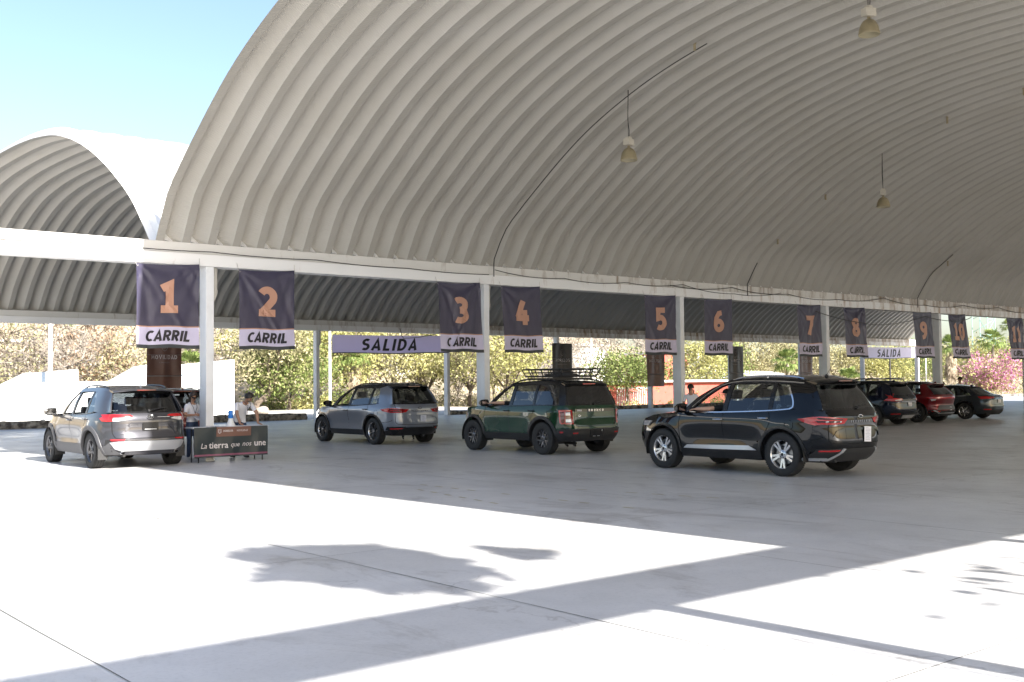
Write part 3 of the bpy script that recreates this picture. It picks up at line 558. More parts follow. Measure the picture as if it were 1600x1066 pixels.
M['l_dry'] = leafmat('leaf_dry', (.21, .185, .145), (.36, .315, .25), (.50, .45, .37))
M['l_rust'] = leafmat('leaf_rust', (.24, .15, .09), (.38, .25, .16), (.50, .37, .25))
M['l_pink'] = leafmat('blossom_pink', (.30, .08, .19), (.45, .18, .31), (.55, .33, .42))
M['l_palm'] = leafmat('frond_green', (.07, .11, .03), (.17, .23, .07), (.30, .36, .12))
M['l_skirt'] = leafmat('dead_frond', (.22, .17, .11), (.38, .31, .22), (.50, .43, .33))
def leaf_mesh(name, C, size, m, parent=None, tint=None, aspect=1.8, updown=.5):
    n = len(C); sz = size*rng.uniform(.6, 1.35, n)[:, None]; d = rng.normal(size=(n, 3)); d /= np.linalg.norm(d, axis=1)[:, None]
    nn = rng.normal(size=(n, 3)); nn[:, 2] += updown; nn[:, 1] -= updown*.4; s = np.cross(d, nn); s /= np.linalg.norm(s, axis=1)[:, None]+1e-9
    a = d*sz*aspect*.5; b = s*sz*.5; V = np.stack([C-a, C+b*.9-a*.1, C+a, C-b*.9-a*.1], 1).reshape(-1, 3)
    me = bpy.data.meshes.new(name); me.vertices.add(4*n); me.vertices.foreach_set('co', V.ravel()); me.loops.add(4*n); me.loops.foreach_set('vertex_index', np.arange(4*n)); me.polygons.add(n); me.polygons.foreach_set('loop_start', np.arange(n)*4); me.polygons.foreach_set('loop_total', np.full(n, 4)); me.materials.append(m)
    t = rng.uniform(0, 1, n) if tint is None else np.clip(tint+rng.normal(0, .16, n), 0, 1); at_ = me.attributes.new('tint', 'FLOAT', 'FACE'); at_.data.foreach_set('value', t)
    me.update(calc_edges=True); o = bpy.data.objects.new(name, me); COL.objects.link(o)
    if parent: o.parent = parent
    return o
def tree(px, Y, h, rad, lm, label, nl=4200, leaf=.13, trunk=.16, bark='bark', nclump=46, twigs=0, lean=0, z0=None, group='trees on the slope behind the canopy', flat=.75, X=None, base=.16, name='tree'):
    if X is None and px < 770 and Y < 70: k_ = 1.17; Y *= k_; h *= 1.14; rad *= 1.14; nl = int(nl*1.1)
    X = xat(px, Y) if X is None else X; z0 = terr(X, Y) if z0 is None else z0; t = thing(name, label, 'tree', (X, Y, z0), random.uniform(0, 6.28) if lean == 0 else 0, group)
    c0 = np.array([lean, 0, h*(1+base)/2]); rz = h*(1-base)/2; C = []
    while len(C) < nclump:
        p = rng.uniform(-1, 1, 3); r_ = np.linalg.norm(p)
        if .35 < r_ < 1 and p[2] > -.75: C.append(p*np.array([rad, rad, rz])*rng.uniform(.85, 1.1)+c0)
    C = np.array(C); mb = MB(); top = Vector((lean*.75, 0, h*base*1.15)); kn = Vector((lean*.3+random.uniform(-.15, .15), random.uniform(-.1, .1), h*base*.55))
    mb.tube([(0, 0, -.3), kn, top], [trunk, trunk*.8, trunk*.6], 7, smooth=True); mb2 = MB(); limbs = []
    for i in range(6):
        a = i*1.05+random.random(); e = Vector((c0[0]+math.cos(a)*rad*.5, math.sin(a)*rad*.5, c0[2]+random.uniform(-.3, .5)*rz)); md = top.lerp(e, .5)+Vector((random.uniform(-.2, .2), random.uniform(-.2, .2), -.1*rz))
        mb2.tube([top*.9+kn*.1, md, e], [trunk*.5, trunk*.34, trunk*.2], 5); limbs += [md, e]
    for c in C:
        c = Vector(c); l = min(limbs, key=lambda q: (q-c).length); mid = l.lerp(c, .5)+Vector((random.uniform(-.15, .15), random.uniform(-.15, .15), random.uniform(-.2, .05))); mb2.tube([l, mid, c], [trunk*.16, trunk*.1, trunk*.05], 4, cap=False)
        for _ in range(twigs):
            d = Vector(rng.normal(size=3)).normalized()*random.uniform(.3, .9)*rad*.42; mb2.tube([c, c+d*.5+Vector((0, 0, .05)), c+d+Vector((0, 0, random.uniform(-.1, .25)))], [.022, .015, .008], 3, cap=False)
    mb.v += []; mb.build('trunk', M[bark], t); mb2.build('branches', M[bark], t)
    ci = rng.integers(0, len(C), nl); sg = rad*.19; P = C[ci]+rng.normal(size=(nl, 3))*np.array([sg, sg, sg*flat]); ct = rng.uniform(.25, .8, len(C))
    leaf_mesh('crown', P, leaf, M[lm], t, ct[ci]); return t
G = M
tree(395, 58, 5.6, 2.9, 'l_olive', 'leaning olive tree with a dark slanting trunk behind the leaning man', 5200, .13, .26, lean=1.6)
tree(452, 58.5, 4.6, 2.6, 'l_green', 'dense dark green bush tree beside the second far column', 6500, .13, .14, base=.12)
tree(440, 63, 7.4, 3.6, 'l_yellow', 'broad yellow green tree rising behind the leaning one', 6500, .15, .2)
tree(545, 62, 6.8, 3.2, 'l_yellow', 'yellow green tree behind the silver grey car, left one', 5500, .14, .18, twigs=3)
tree(610, 64, 6.6, 3.6, 'l_olive', 'olive tree in the middle behind the silver grey car', 5600, .14, .18, twigs=3)
tree(668, 62, 6.2, 3., 'l_yellow', 'yellow green tree left of the fourth far column', 5400, .14, .16)
tree(735, 60, 5.4, 2.8, 'l_olive', 'low forked olive tree showing between the far column and the white one', 3400, .12, .2, twigs=5, base=.2)
tree(790, 64, 7.2, 3.3, 'l_yellow', 'yellow green tree left of the roof basket', 5200, .14, .18, twigs=3)
tree(835, 70, 8.6, 3.8, 'l_dry', 'tall grey tree behind the lane 4 banner', 3200, .13, .2, 'barkpale', twigs=9)
tree(905, 74, 9.2, 3.9, 'l_dry', 'bare pale tree right of the black banner over the green car', 2400, .12, .2, 'barkpale', twigs=11)
tree(965, 78, 9.6, 4.2, 'l_dry', 'bare pale tree above the round green tree', 2600, .12, .2, 'barkpale', twigs=11)
tree(978, 63.5, 4.6, 3.1, 'l_green', 'round light green tree with a forked trunk before the white gate', 5600, .13, .13, z0=-.75, base=.42, twigs=2)
tree(1032, 84, 9., 4., 'l_dry', 'bare tree behind the lane 5 banner', 2600, .13, .2, 'barkpale', twigs=9)
tree(1090, 68, 6.6, 3.4, 'l_yellow', 'bright green tree behind the red building, between lanes 5 and 6', 5400, .14, .16, z0=-.75, twigs=2)
tree(1125, 70, 6.4, 3., 'l_green', 'green tree just left of the lane 6 banner', 4200, .14, .16, z0=-.75)
tree(1180, 88, 8.2, 5., 'l_olive', 'wide pale olive tree on the slope right of lane 6', 6500, .17, .2, base=.15)
tree(1235, 92, 8.6, 5., 'l_olive', 'wide olive tree behind the fan palm', 6000, .17, .2, base=.15)
tree(1310, 84, 6.6, 4.4, 'l_olive', 'olive tree behind the fourth white column', 5600, .16, .2, base=.15)
tree(1372, 80, 6.6, 4.6, 'l_yellow', 'yellow green tree below the small exit banner', 6800, .16, .2, base=.1)
tree(1420, 82, 6.6, 4.6, 'l_green', 'dark green tree left of the lane 9 banner', 6500, .16, .2, base=.1)
tree(1468, 84, 7.2, 4.4, 'l_olive', 'olive tree behind the fifth white column', 5200, .16, .2, base=.15)
tree(1525, 70, 6.2, 4.2, 'l_yellow', 'green tree between the palms at the right', 5200, .16, .2, base=.15)
tree(1600, 66, 6.6, 4.8, 'l_green', 'green tree with a dark trunk at the right edge', 5200, .17, .3, base=.3)
tree(1640, 74, 7.5, 4.6, 'l_olive', 'olive tree just past the right edge', 4000, .17, .3)
for i, (px, Y, h, rd_, lm, lb) in enumerate(((15, 66, 6.2, 3.6, 'l_dry', 'bare thorny tree at the far left edge'), (48, 60, 5.0, 3.0, 'l_dry', 'gnarled bare tree above the left painted shade panel'), (-40, 70, 7, 4, 'l_olive', 'olive tree beyond the left edge'), (100, 74, 6.6, 3.6, 'l_dry', 'pale bare tree right of the white pole'),
        (150, 64, 5.0, 3., 'l_rust', 'rusty brown shrub tree above the gap in the stepped wall'), (190, 62, 4.2, 2.8, 'l_olive', 'olive bush left of the brown banner'), (175, 80, 8.2, 4., 'l_dry', 'tall pale bare tree left of the lane 1 banner'), (250, 78, 9, 4.2, 'l_dry', 'bare tree hidden behind the lane 1 banner'),
        (300, 66, 6.2, 3., 'l_yellow', 'yellowish tree beside the first white column'), (355, 72, 8, 4., 'l_dry', 'pale tree behind the lane 2 banner'), (480, 78, 9.2, 4.4, 'l_dry', 'grey tree high on the slope above the dense bush'), (570, 80, 10, 4.6, 'l_olive', 'tall tree above the big exit banner, left'),
        (650, 82, 10, 4.6, 'l_dry', 'tall bare tree above the big exit banner, right'), (715, 80, 9.6, 4.4, 'l_olive', 'tall olive tree behind the lane 3 banner'), (770, 84, 10, 4.4, 'l_dry', 'tall bare tree behind the second white column'))):
    tree(px, Y, h, rd_, lm, lb, 620 if lm == 'l_dry' else 2200, .13, .18, 'barkpale' if i % 2 else 'bark', twigs=14 if lm == 'l_dry' else 4)
# palms
def frond(mb, o, az, el, L_, m_, droop, nb=15, wdt=.055):
    d = Vector((math.cos(az)*math.cos(el), math.sin(az)*math.cos(el), math.sin(el))); side = Vector((-math.sin(az), math.cos(az), 0)); up = side.cross(d)*-1; e = o+d*L_*.5
    mb.tube([o, o+d*L_*.25+Vector((0, 0, .02)), e], [.022, .016, .012], 3, cap=False)
    for i in range(nb):
        a = (i/(nb-1)-.5)*2.7; q = (d*math.cos(a)+side*math.sin(a)).normalized(); l = L_*.5*(1-.25*abs(a)/1.35)*random.uniform(.85, 1.1); mid = e+q*l*.55+up*.02; tip = e+q*l+Vector((0, 0, -droop*l*random.uniform(.5, 1.2))); s = q.cross(up).normalized()*wdt
        mb.add([e, mid+s, tip, mid-s], [(0, 1, 2, 3)])
def palm(px, Y, h, L_, label, z0=None, skirt=0, X=None, nf_=34):
    if px < 770 and Y < 70: Y *= 1.17; h *= 1.12; L_ *= 1.1
    X = xat(px, Y) if X is None else X; z0 = terr(X, Y) if z0 is None else z0; t = thing('fan_palm', label, 'palm', (X, Y, z0), random.random()*6, 'fan palms'); mb = MB()
    mb.tube([(0, 0, -.3), (.05, 0, h*.5), (0, .03, h)], [.24, .19, .16], 9); mb.build('trunk', M['barkpale'], t)
    mb = MB(); o = Vector((0, 0, h))
    for i in range(nf_): frond(mb, o, i*2.4+random.uniform(-.2, .2), R(78-i*105/nf_)+random.uniform(-.1, .1), L_*random.uniform(.8, 1.1), None, .35 if i < nf_*.6 else .7)
    ob = mb.build('crown', M['l_palm'], t); at_ = ob.data.attributes.new('tint', 'FLOAT', 'FACE'); at_.data.foreach_set('value', rng.uniform(.1, 1, len(ob.data.polygons)))
    if skirt:
        mb = MB()
        for i in range(skirt): zz = h-random.uniform(.1, 1)*min(h*.75, 3); frond(mb, Vector((0, 0, zz)), random.random()*6.28, R(-70)+random.uniform(-.15, .3), L_*.75, None, .5, 9, .05)
        ob = mb.build('dead_skirt', M['l_skirt'], t); at_ = ob.data.attributes.new('tint', 'FLOAT', 'FACE'); at_.data.foreach_set('value', rng.uniform(0, 1, len(ob.data.polygons)))
palm(1230, 62, 4.1, 1.9, 'fan palm with drooping fronds left of the lane 7 banner', skirt=14)
palm(1325, 62, 2.3, 1.9, 'short bushy fan palm between lanes 7 and 8')
palm(1485, 62, 5.2, 1.9, 'fan palm with a thick pale dead skirt behind the lane 10 banner', skirt=60)
palm(1551, 66, 6.3, 2.2, 'tall fan palm right of the lane 10 banner', skirt=26)
palm(1580, 96, 10.5, 2.4, 'slim distant fan palm near the right edge', skirt=10)
palm(552, 60, 3.4, 1.5, 'small fan palm with a pale dead skirt behind the silver grey car', skirt=40)
palm(108, 84, 4.6, 1.3, 'little fan palm on the dry slope left of the lane 1 banner', skirt=6)
palm(300, 60, 2.6, 1.5, 'fan palm showing between the brown banner and the first white column', skirt=10)
# bougainvillea: two colour mound
t = thing('bougainvillea', 'pink flowering bougainvillea mound behind the far sedan at the right', 'shrub', (xat(1547, 60), 60, .0)); C = rng.normal(size=(60, 3))*np.array([2.4, 1.4, .9])+np.array([0, 0, 2.0]); C[:, 2] = np.clip(C[:, 2], .4, 4)
for nm_, mm, nl, off in (('leaves', 'l_yellow', 5200, 0), ('blossoms', 'l_pink', 6200, .2)):
    ci = rng.integers(0, 60, nl); leaf_mesh(nm_, C[ci]+rng.normal(size=(nl, 3))*.42+np.array([0, -off, off]), .14, M[mm], t)
mb = MB()
for i in range(7): mb.tube([(0, 0, -.1), (random.uniform(-1, 1), 0, 1), (random.uniform(-2.4, 2.4), 0, 2.2)], [.06, .04, .02], 5)
mb.build('stem', M['bark'], t)
# foreground low shrubs beyond the kerb
def bush(px, Y, r_, h, lm, label, n=900, z0=None, leaf=.09):
    if px < 770: Y += 15.5; r_ *= 1.2; h *= 1.2; z0 = None
    else: Y = max(Y, 58.5)
    X = xat(px, Y); z0 = terr(X, Y) if z0 is None else z0; t = thing('shrub', label, 'shrub', (X, Y, z0), 0, 'small shrubs beyond the kerb'); p = rng.normal(size=(n, 3)); p /= np.linalg.norm(p, axis=1)[:, None]; p *= rng.uniform(.3, 1, n)[:, None]**.5; p[:, 2] = abs(p[:, 2])
    bump_ = 1+.25*np.sin(p[:, 0]*7)+.2*np.sin(p[:, 2]*9+p[:, 1]*5); leaf_mesh('leaves', p*bump_[:, None]*np.array([r_, r_*.7, h]), leaf, M[lm], t); mb = MB()
    for i in range(5): a = i*1.25; mb.tube([(0, 0, -.1), (math.cos(a)*r_*.3, math.sin(a)*r_*.2, h*.4), (math.cos(a)*r_*.7, math.sin(a)*r_*.5, h*.75)], [.025, .018, .008], 4)
    mb.build('stem', M['bark'], t)
for px, Y, r_, h, lm, lb in ((427, 55, 1.0, 1.5, 'l_green', 'bright green shrub under the leaning olive tree'), (478, 54, .9, 1.0, 'l_yellow', 'yellow green shrub left of the second far column'), (530, 55, 1.3, 1.5, 'l_green', 'green shrub above the bonnet of the silver grey car'), (505, 55, .7, .9, 'l_yellow', 'small shrub at the foot of the second far column'),
        (945, 60, 1.1, 1.1, 'l_green', 'leafy shrub left of the white gate'), (985, 58, 1.3, .9, 'l_yellow', 'yellow green shrub under the round green tree'), (1015, 57, .9, .7, 'l_yellow', 'small shrub by the column below the brown banner'), (1050, 57, 1.2, .9, 'l_green', 'low shrub in front of the long red wall'), (1085, 57, 1.0, 1.2, 'l_yellow', 'shrub right of the third white column'),
        (1120, 57, 1.2, 1.2, 'l_green', 'shrub seen through the windows of the black car'), (735, 56, 1.1, .9, 'l_olive', 'dry shrub between the far column and the second white column'), (700, 56, 1.2, 1.1, 'l_olive', 'olive shrub behind the rear of the silver grey car'), (195, 56, 1.6, 1.6, 'l_olive', 'olive shrub above the middle of the stepped wall')):
    bush(px, Y, r_, h, lm, lb, z0=(-.7 if 52 < xat(px, Y) < 100 else None))
# masses nobody could count
def scatter(name, n, fx, lm, leaf, tintf=None):
    P = np.array([fx() for _ in range(n)]); o = leaf_mesh(name, P, leaf, M[lm], None, None if tintf is None else tintf(P)); o['kind'] = 'stuff'; return o
def hillpt(y0, y1, hh, cl=1.):
    def f():
        while True:
            y = y0+(y1-y0)*random.random()**1.3; px = random.uniform(-60, 1640)
            if px < 770 and (y < 72.5 or (px < 420 and random.random() < .72)): continue
            if 930 < px < 1150 and y < 66: continue
            x = y*math.tan(phi(px))
            c = math.sin(x*.55+2*math.sin(y*.3))*math.sin(y*.8+1.7*math.sin(x*.21))+.5*math.sin(x*1.7+y)
            if c > random.uniform(-1.4, .8): return (x, y, terr(x, y)+random.random()**1.5*hh*(.4+max(0, c)))
    return f
tf = lambda P: .5+.4*np.sin(P[:, 0]*.5)*np.sin(P[:, 1]*.43+P[:, 0]*.1)
scatter('dry_undergrowth', 28000, hillpt(60, 118, 1.6), 'l_dry', .14, tf)
scatter('green_undergrowth', 16000, hillpt(60, 118, 1.9), 'l_olive', .14, tf)
scatter('roadside_weeds', 9000, lambda: (lambda y, px: (y*math.tan(phi(px)), y, terr(y*math.tan(phi(px)), y)+random.random()**2*.45))(*random.choice(((random.uniform(70.5, 75), random.uniform(200, 770)), (random.uniform(57.5, 61), random.uniform(770, 1640))))), 'l_yellow', .10)
scatter('dry_grass', 14000, lambda: (lambda y, px: (y*math.tan(phi(px)), y, terr(y*math.tan(phi(px)), y)+random.random()**2*.3))(*random.choice(((random.uniform(70, 76), random.uniform(-60, 770)), (random.uniform(57, 63), random.uniform(770, 1640))))), 'l_dry', .11)
# trees behind the camera whose shadows reach the slab
tree(0, -5.4, 9.15, .72, 'l_green', 'tree behind the camera whose dense crown shades a patch of the sunlit slab', 8000, .17, .03, z0=0, X=6.8, group='trees behind the camera', nclump=30, base=.835, lean=-.45)
tree(0, -4.6, 7.95, .22, 'l_green', 'narrow tree top behind the camera, shading a small spot', 700, .13, .008, z0=0, X=7.78, group='trees behind the camera', nclump=8, base=.93)
tree(0, -5.0, 6.5, 1.7, 'l_green', 'thin leaved tree behind the camera, dappling the slab at right', 50, .16, .008, z0=0, X=9.4, group='trees behind the camera', nclump=12, base=.7)
# ============================================================ VEHICLES
def paint(name, col, flake=.0, rough=.28, metal=.0):
    m = mat(name, col, rough, metal, spec=.0 if metal == 0 else .2, coat=1.); m.node_tree.nodes['Principled BSDF'].inputs['Coat Roughness'].default_value = .012; return m
M['p_grey'] = paint('car_paint_grey', (.055, .055, .064), metal=.5, rough=.32); M['p_silver'] = paint('car_paint_blue_grey', (.20, .22, .26), metal=.5, rough=.3)
M['p_green'] = paint('car_paint_green', (.010, .040, .018), metal=.0, rough=.5); M['p_black'] = paint('car_paint_black', (.0025, .0025, .0035), rough=.5)
M['p_navy'] = paint('car_paint_dark_blue', (.005, .008, .020), rough=.5); M['p_red'] = paint('car_paint_red', (.16, .006, .010), metal=.4, rough=.3); M['p_dark'] = paint('car_paint_charcoal', (.025, .032, .038), metal=.4, rough=.3); M['p_maroon'] = paint('car_paint_maroon', (.10, .01, .012), metal=.2, rough=.3)
M['plast'] = mat('black_plastic', (.018, .018, .019), .55, bump=.05, bscale=120); M['plastgrey'] = mat('grey_plastic', (.075, .075, .08), .5, bump=.05, bscale=120); M['under'] = mat('underbody_black', (.012, .012, .012), .8)
M['rubber'] = mat('tyre_rubber', (.022, .022, .022), .75, var=.25, vscale=20, bump=.1, bscale=60); M['alloy'] = mat('machined_alloy', (.62, .62, .63), .25, .9); M['alloydark'] = mat('dark_alloy', (.03, .03, .033), .35, .6); M['alloygrey'] = mat('grey_alloy', (.16, .16, .17), .35, .8)
M['chrome'] = mat('chrome', (.75, .75, .77), .12, 1.); M['silverp'] = mat('silver_plastic', (.50, .51, .53), .38, .5); M['disc'] = mat('brake_disc', (.30, .29, .28), .35, .9)
M['lens'] = mat('red_lens', (.42, .008, .010), .12, spec=.6, coat=1); M['lensdark'] = mat('smoked_red_lens', (.10, .006, .008), .1, spec=.6, coat=1); M['lensclear'] = mat('clear_lens', (.62, .60, .60), .15, .3, spec=.6, coat=1); M['lenssmoke'] = mat('smoked_lens', (.03, .012, .012), .08, coat=1)
M['seat'] = mat('seat_fabric', (.03, .03, .032), .8); M['seam'] = mat('panel_gap', (.004, .004, .004), .9); M['paper'] = mat('paper_sheet', (.74, .74, .78), .8, var=.04); M['papertext'] = mat('paper_print', (.35, .36, .45), .8)
M['plate'] = mat('black_plate', (.01, .01, .011), .25)
def glassmat(name, tint, dens):
    m = bpy.data.materials.new(name); m.use_nodes = True; n = m.node_tree.nodes; L = m.node_tree.links; n.remove(n['Principled BSDF']); gl = n.new('ShaderNodeBsdfGlossy'); gl.inputs['Roughness'].default_value = .01; gl.inputs[0].default_value = (.9, .92, .95, 1); tp = n.new('ShaderNodeBsdfTransparent'); tp.inputs[0].default_value = (*tint, 1)
    fr = n.new('ShaderNodeFresnel'); ge = n.new('ShaderNodeNewGeometry'); mr = n.new('ShaderNodeMapRange'); mr.inputs[3].default_value = 1.5; mr.inputs[4].default_value = 1/1.5; L.new(ge.outputs['Backfacing'], mr.inputs[0]); L.new(mr.outputs[0], fr.inputs[0]); mp = n.new('ShaderNodeMath'); mp.operation = 'MULTIPLY_ADD'; mp.inputs[1].default_value = 1.3; mp.inputs[2].default_value = .03; L.new(fr.outputs[0], mp.inputs[0]); mx = n.new('ShaderNodeMixShader'); L.new(mp.outputs[0], mx.inputs[0]); L.new(tp.outputs[0], mx.inputs[1]); L.new(gl.outputs[0], mx.inputs[2]); L.new(mx.outputs[0], n['Material Output'].inputs[0]); return m
M['g_dark'] = glassmat('privacy_glass', (.10, .11, .12), 0); M['g_mid'] = glassmat('tinted_glass', (.32, .36, .38), 0); M['g_clear'] = glassmat('clear_glass', (.75, .80, .80), 0)

def lerp1(tab, q):      # tab [(key,val)...] sorted by key, smooth
    if q <= tab[0][0]: return tab[0][1]
    if q >= tab[-1][0]: return tab[-1][1]
    for (a, va), (b, vb) in zip(tab[:-1], tab[1:]):
        if q <= b: t = (q-a)/(b-a); return va+(vb-va)*t
class Car:
    """x forward from rear axle, y left, z up."""
    def __init__(c, S):
        c.S = S; c.W = S['W']; c.xr = S['xr']; c.xfl = S['xfl']; c.xfu = S['xfu']; c.xc = S.get('xc', .9); c.nr = S.get('nr', [(0.3, 4.2), (1.0, 4.6), (1.6, 6.5)]); c.nf = [(0.3, 3.6), (1.0, 3.8), (1.6, 7)]
        c.wr = S['wr']; c.wb = S['wb']
    def halfw(c, x, z):
        w_ = (lerp1(c.W, z-.03)+lerp1(c.W, z)+lerp1(c.W, z+.03))/3; S = c.S
        if .38 < z < .88:     # doors waisted between the wheels
            k = math.exp(-((x-c.wb/2)/(c.wb*.30))**4); w_ -= S.get('waist', .03)*k*(math.exp(-((z-.62)/.13)**2)+.35*max(0, 1-abs(z-.50)/.07))
        for ax in (0, c.wb):  # arch flare
            d = math.hypot(x-ax, z-c.wr); w_ += S.get('flare', .02)*math.exp(-((d-c.wr-.09)/.09)**2)*(1 if z < .95 else 0)
        w_ += S.get('crease', .016)*max(0, 1-abs(z-S.get('creasez', .93))/.06)*(.3+.7*sstep(.6, -.3, x) if x < .6 else .4)
        return w_
    def y_side(c, x, z, up=False):
        w_ = c.halfw(x, z)
        if x <= c.xc: s = (c.xc-x)/(c.xc-lerp1(c.xr, z)); n = lerp1(c.nr, z)
        else: s = (x-c.xc)/(lerp1(c.xfu if up else c.xfl, z)-c.xc); n = lerp1(c.nf, z)
        s = min(max(s, 0.), 1.); y = w_*max(0., 1-s**n)**(1/n); return max(y, w_*.885) if up else y
    def x_rear(c, y, z):
        w_ = c.halfw(lerp1(c.xr, z)+.1, z); n = lerp1(c.nr, z); q = min(abs(y)/w_, .999); return c.xc-(c.xc-lerp1(c.xr, z))*(1-q**n)**(1/n)
    def x_front(c, y, z, up=False):
        xf = lerp1(c.xfu if up else c.xfl, z); w_ = c.halfw(xf-.1, z); n = lerp1(c.nf, z); q = min(abs(y)/w_, .999); return c.xc+(xf-c.xc)*(1-q**n)**(1/n)
    def mside(c, up=False): return lambda u, v, s=1: Vector((u, s*c.y_side(u, v, up), v))
    def mrear(c): return lambda u, v, s=1: Vector((c.x_rear(u, v), u, v))
    def mfront(c, up=False): return lambda u, v, s=1: Vector((c.x_front(u, v, up), u, v))
    def xj(c, z, q=.9): return c.x_rear(q*c.halfw(lerp1(c.xr, z)+.1, z), z)
    def xjf(c, z, up=False, q=.9): return c.x_front(q*c.halfw(lerp1(c.xfu if up else c.xfl, z)-.1, z), z, up)
def tess(poly, cu, cv):
    bm = bmesh.new(); f = bm.faces.new([bm.verts.new((p[0], p[1], 0)) for p in poly])
    for a, cell in ((0, cu), (1, cv)):
        vals = [p[a] for p in poly]; c = math.floor(min(vals)/cell)*cell+cell
        while c < max(vals)-1e-4:
            bmesh.ops.bisect_plane(bm, geom=bm.verts[:]+bm.edges[:]+bm.faces[:], dist=1e-5, plane_co=(c, 0, 0) if a == 0 else (0, c, 0), plane_no=(1, 0, 0) if a == 0 else (0, 1, 0)); c += cell
    big = [f for f in bm.faces if len(f.verts) > 5]
    if big: bmesh.ops.triangulate(bm, faces=big)
    return bm
def patch(mb, poly, fn, off=0., thick=.012, s=1, cell=.09, mi=0, skirt=True):
    bm = tess(poly, cell, cell); e = 2e-3
    area = sum(poly[i-1][0]*poly[i][1]-poly[i][0]*poly[i-1][1] for i in range(len(poly)))
    P0 = {}; bd = {e_.index: 0 for e_ in ()}; vs = []; 
    bm.verts.ensure_lookup_table(); bm.verts.index_update(); nrm = []
    for v in bm.verts:
        u, w_ = v.co.x, v.co.y; p = fn(u, w_, s); a = fn(u+e, w_, s)-fn(u-e, w_, s); b = fn(u, w_+e, s)-fn(u, w_-e, s); n = a.cross(b)
        n = n.normalized() if n.length > 1e-12 else Vector((0, 0, 1)); vs.append(p); nrm.append(n)
    # outward sign: away from the car centre
    cen = Vector((1.25, 0, .8)); sgn = 1 if sum((p-cen).dot(n) for p, n in zip(vs, nrm)) > 0 else -1
    outer = [p+n*sgn*off for p, n in zip(vs, nrm)]; fs = []
    for f in bm.faces:
        ids = [v.index for v in f.verts]; a = outer[ids[1]]-outer[ids[0]]; b = outer[ids[2]]-outer[ids[0]]; nn = nrm[ids[0]]*sgn
        fs.append(tuple(ids) if a.cross(b).dot(nn) > 0 else tuple(ids[::-1]))
    nv = len(vs); mb.add(outer, fs, mi, True)
    if skirt and thick > 0:
        bnd = [e_ for e_ in bm.edges if len(e_.link_faces) == 1]; ids = sorted({v.index for e_ in bnd for v in e_.verts}); mp = {k: i for i, k in enumerate(ids)}; m_ = len(ids)
        V = [outer[k] for k in ids]+[outer[k]-nrm[k]*sgn*thick for k in ids]; F = []
        for e_ in bnd:
            a, b = e_.verts[0].index, e_.verts[1].index; f = e_.link_faces[0]; idl = [v.index for v in f.verts]; orient = idl[(idl.index(a)+1) % len(idl)] == b
            q = (mp[b], mp[a], mp[a]+m_, mp[b]+m_) if orient else (mp[a], mp[b], mp[b]+m_, mp[a]+m_); F.append(q)
        mb.add(V, F, mi, False)
    bm.free(); return mb
def both(mb, poly, fn, **k):
    patch(mb, poly, fn, s=1, **k); patch(mb, poly, fn, s=-1, **k); return mb
def ribbon(pts, w_, closed=False):
    n = len(pts); Lp = []; Rp = []
    for i in range(n):
        a = pts[i-1] if i > 0 or closed else pts[i]; b = pts[(i+1) % n] if i < n-1 or closed else pts[i]; dx, dy = b[0]-a[0], b[1]-a[1]; l = math.hypot(dx, dy) or 1; nx, ny = -dy/l*w_/2, dx/l*w_/2; Lp.append((pts[i][0]+nx, pts[i][1]+ny)); Rp.append((pts[i][0]-nx, pts[i][1]-ny))
    return Lp+Rp[::-1]
def smoothline(pts, n=6):
    out = []
    for i in range(len(pts)-1):
        p0, p1, p2, p3 = pts[max(i-1, 0)], pts[i], pts[i+1], pts[min(i+2, len(pts)-1)]
        for k in range(n):
            t = k/n; out.append(tuple(.5*((2*p1[a])+(-p0[a]+p2[a])*t+(2*p0[a]-5*p1[a]+4*p2[a]-p3[a])*t*t+(-p0[a]+3*p1[a]-3*p2[a]+p3[a])*t**3) for a in (0, 1)))
    return out+[tuple(pts[-1])]
def mirr(poly): return [(-u, v) for u, v in poly]
def arch(cx, cz, r, a0, a1, n=14): return [(cx+r*math.cos(R(a0+(a1-a0)*i/n)), cz+r*math.sin(R(a0+(a1-a0)*i/n))) for i in range(n+1)]

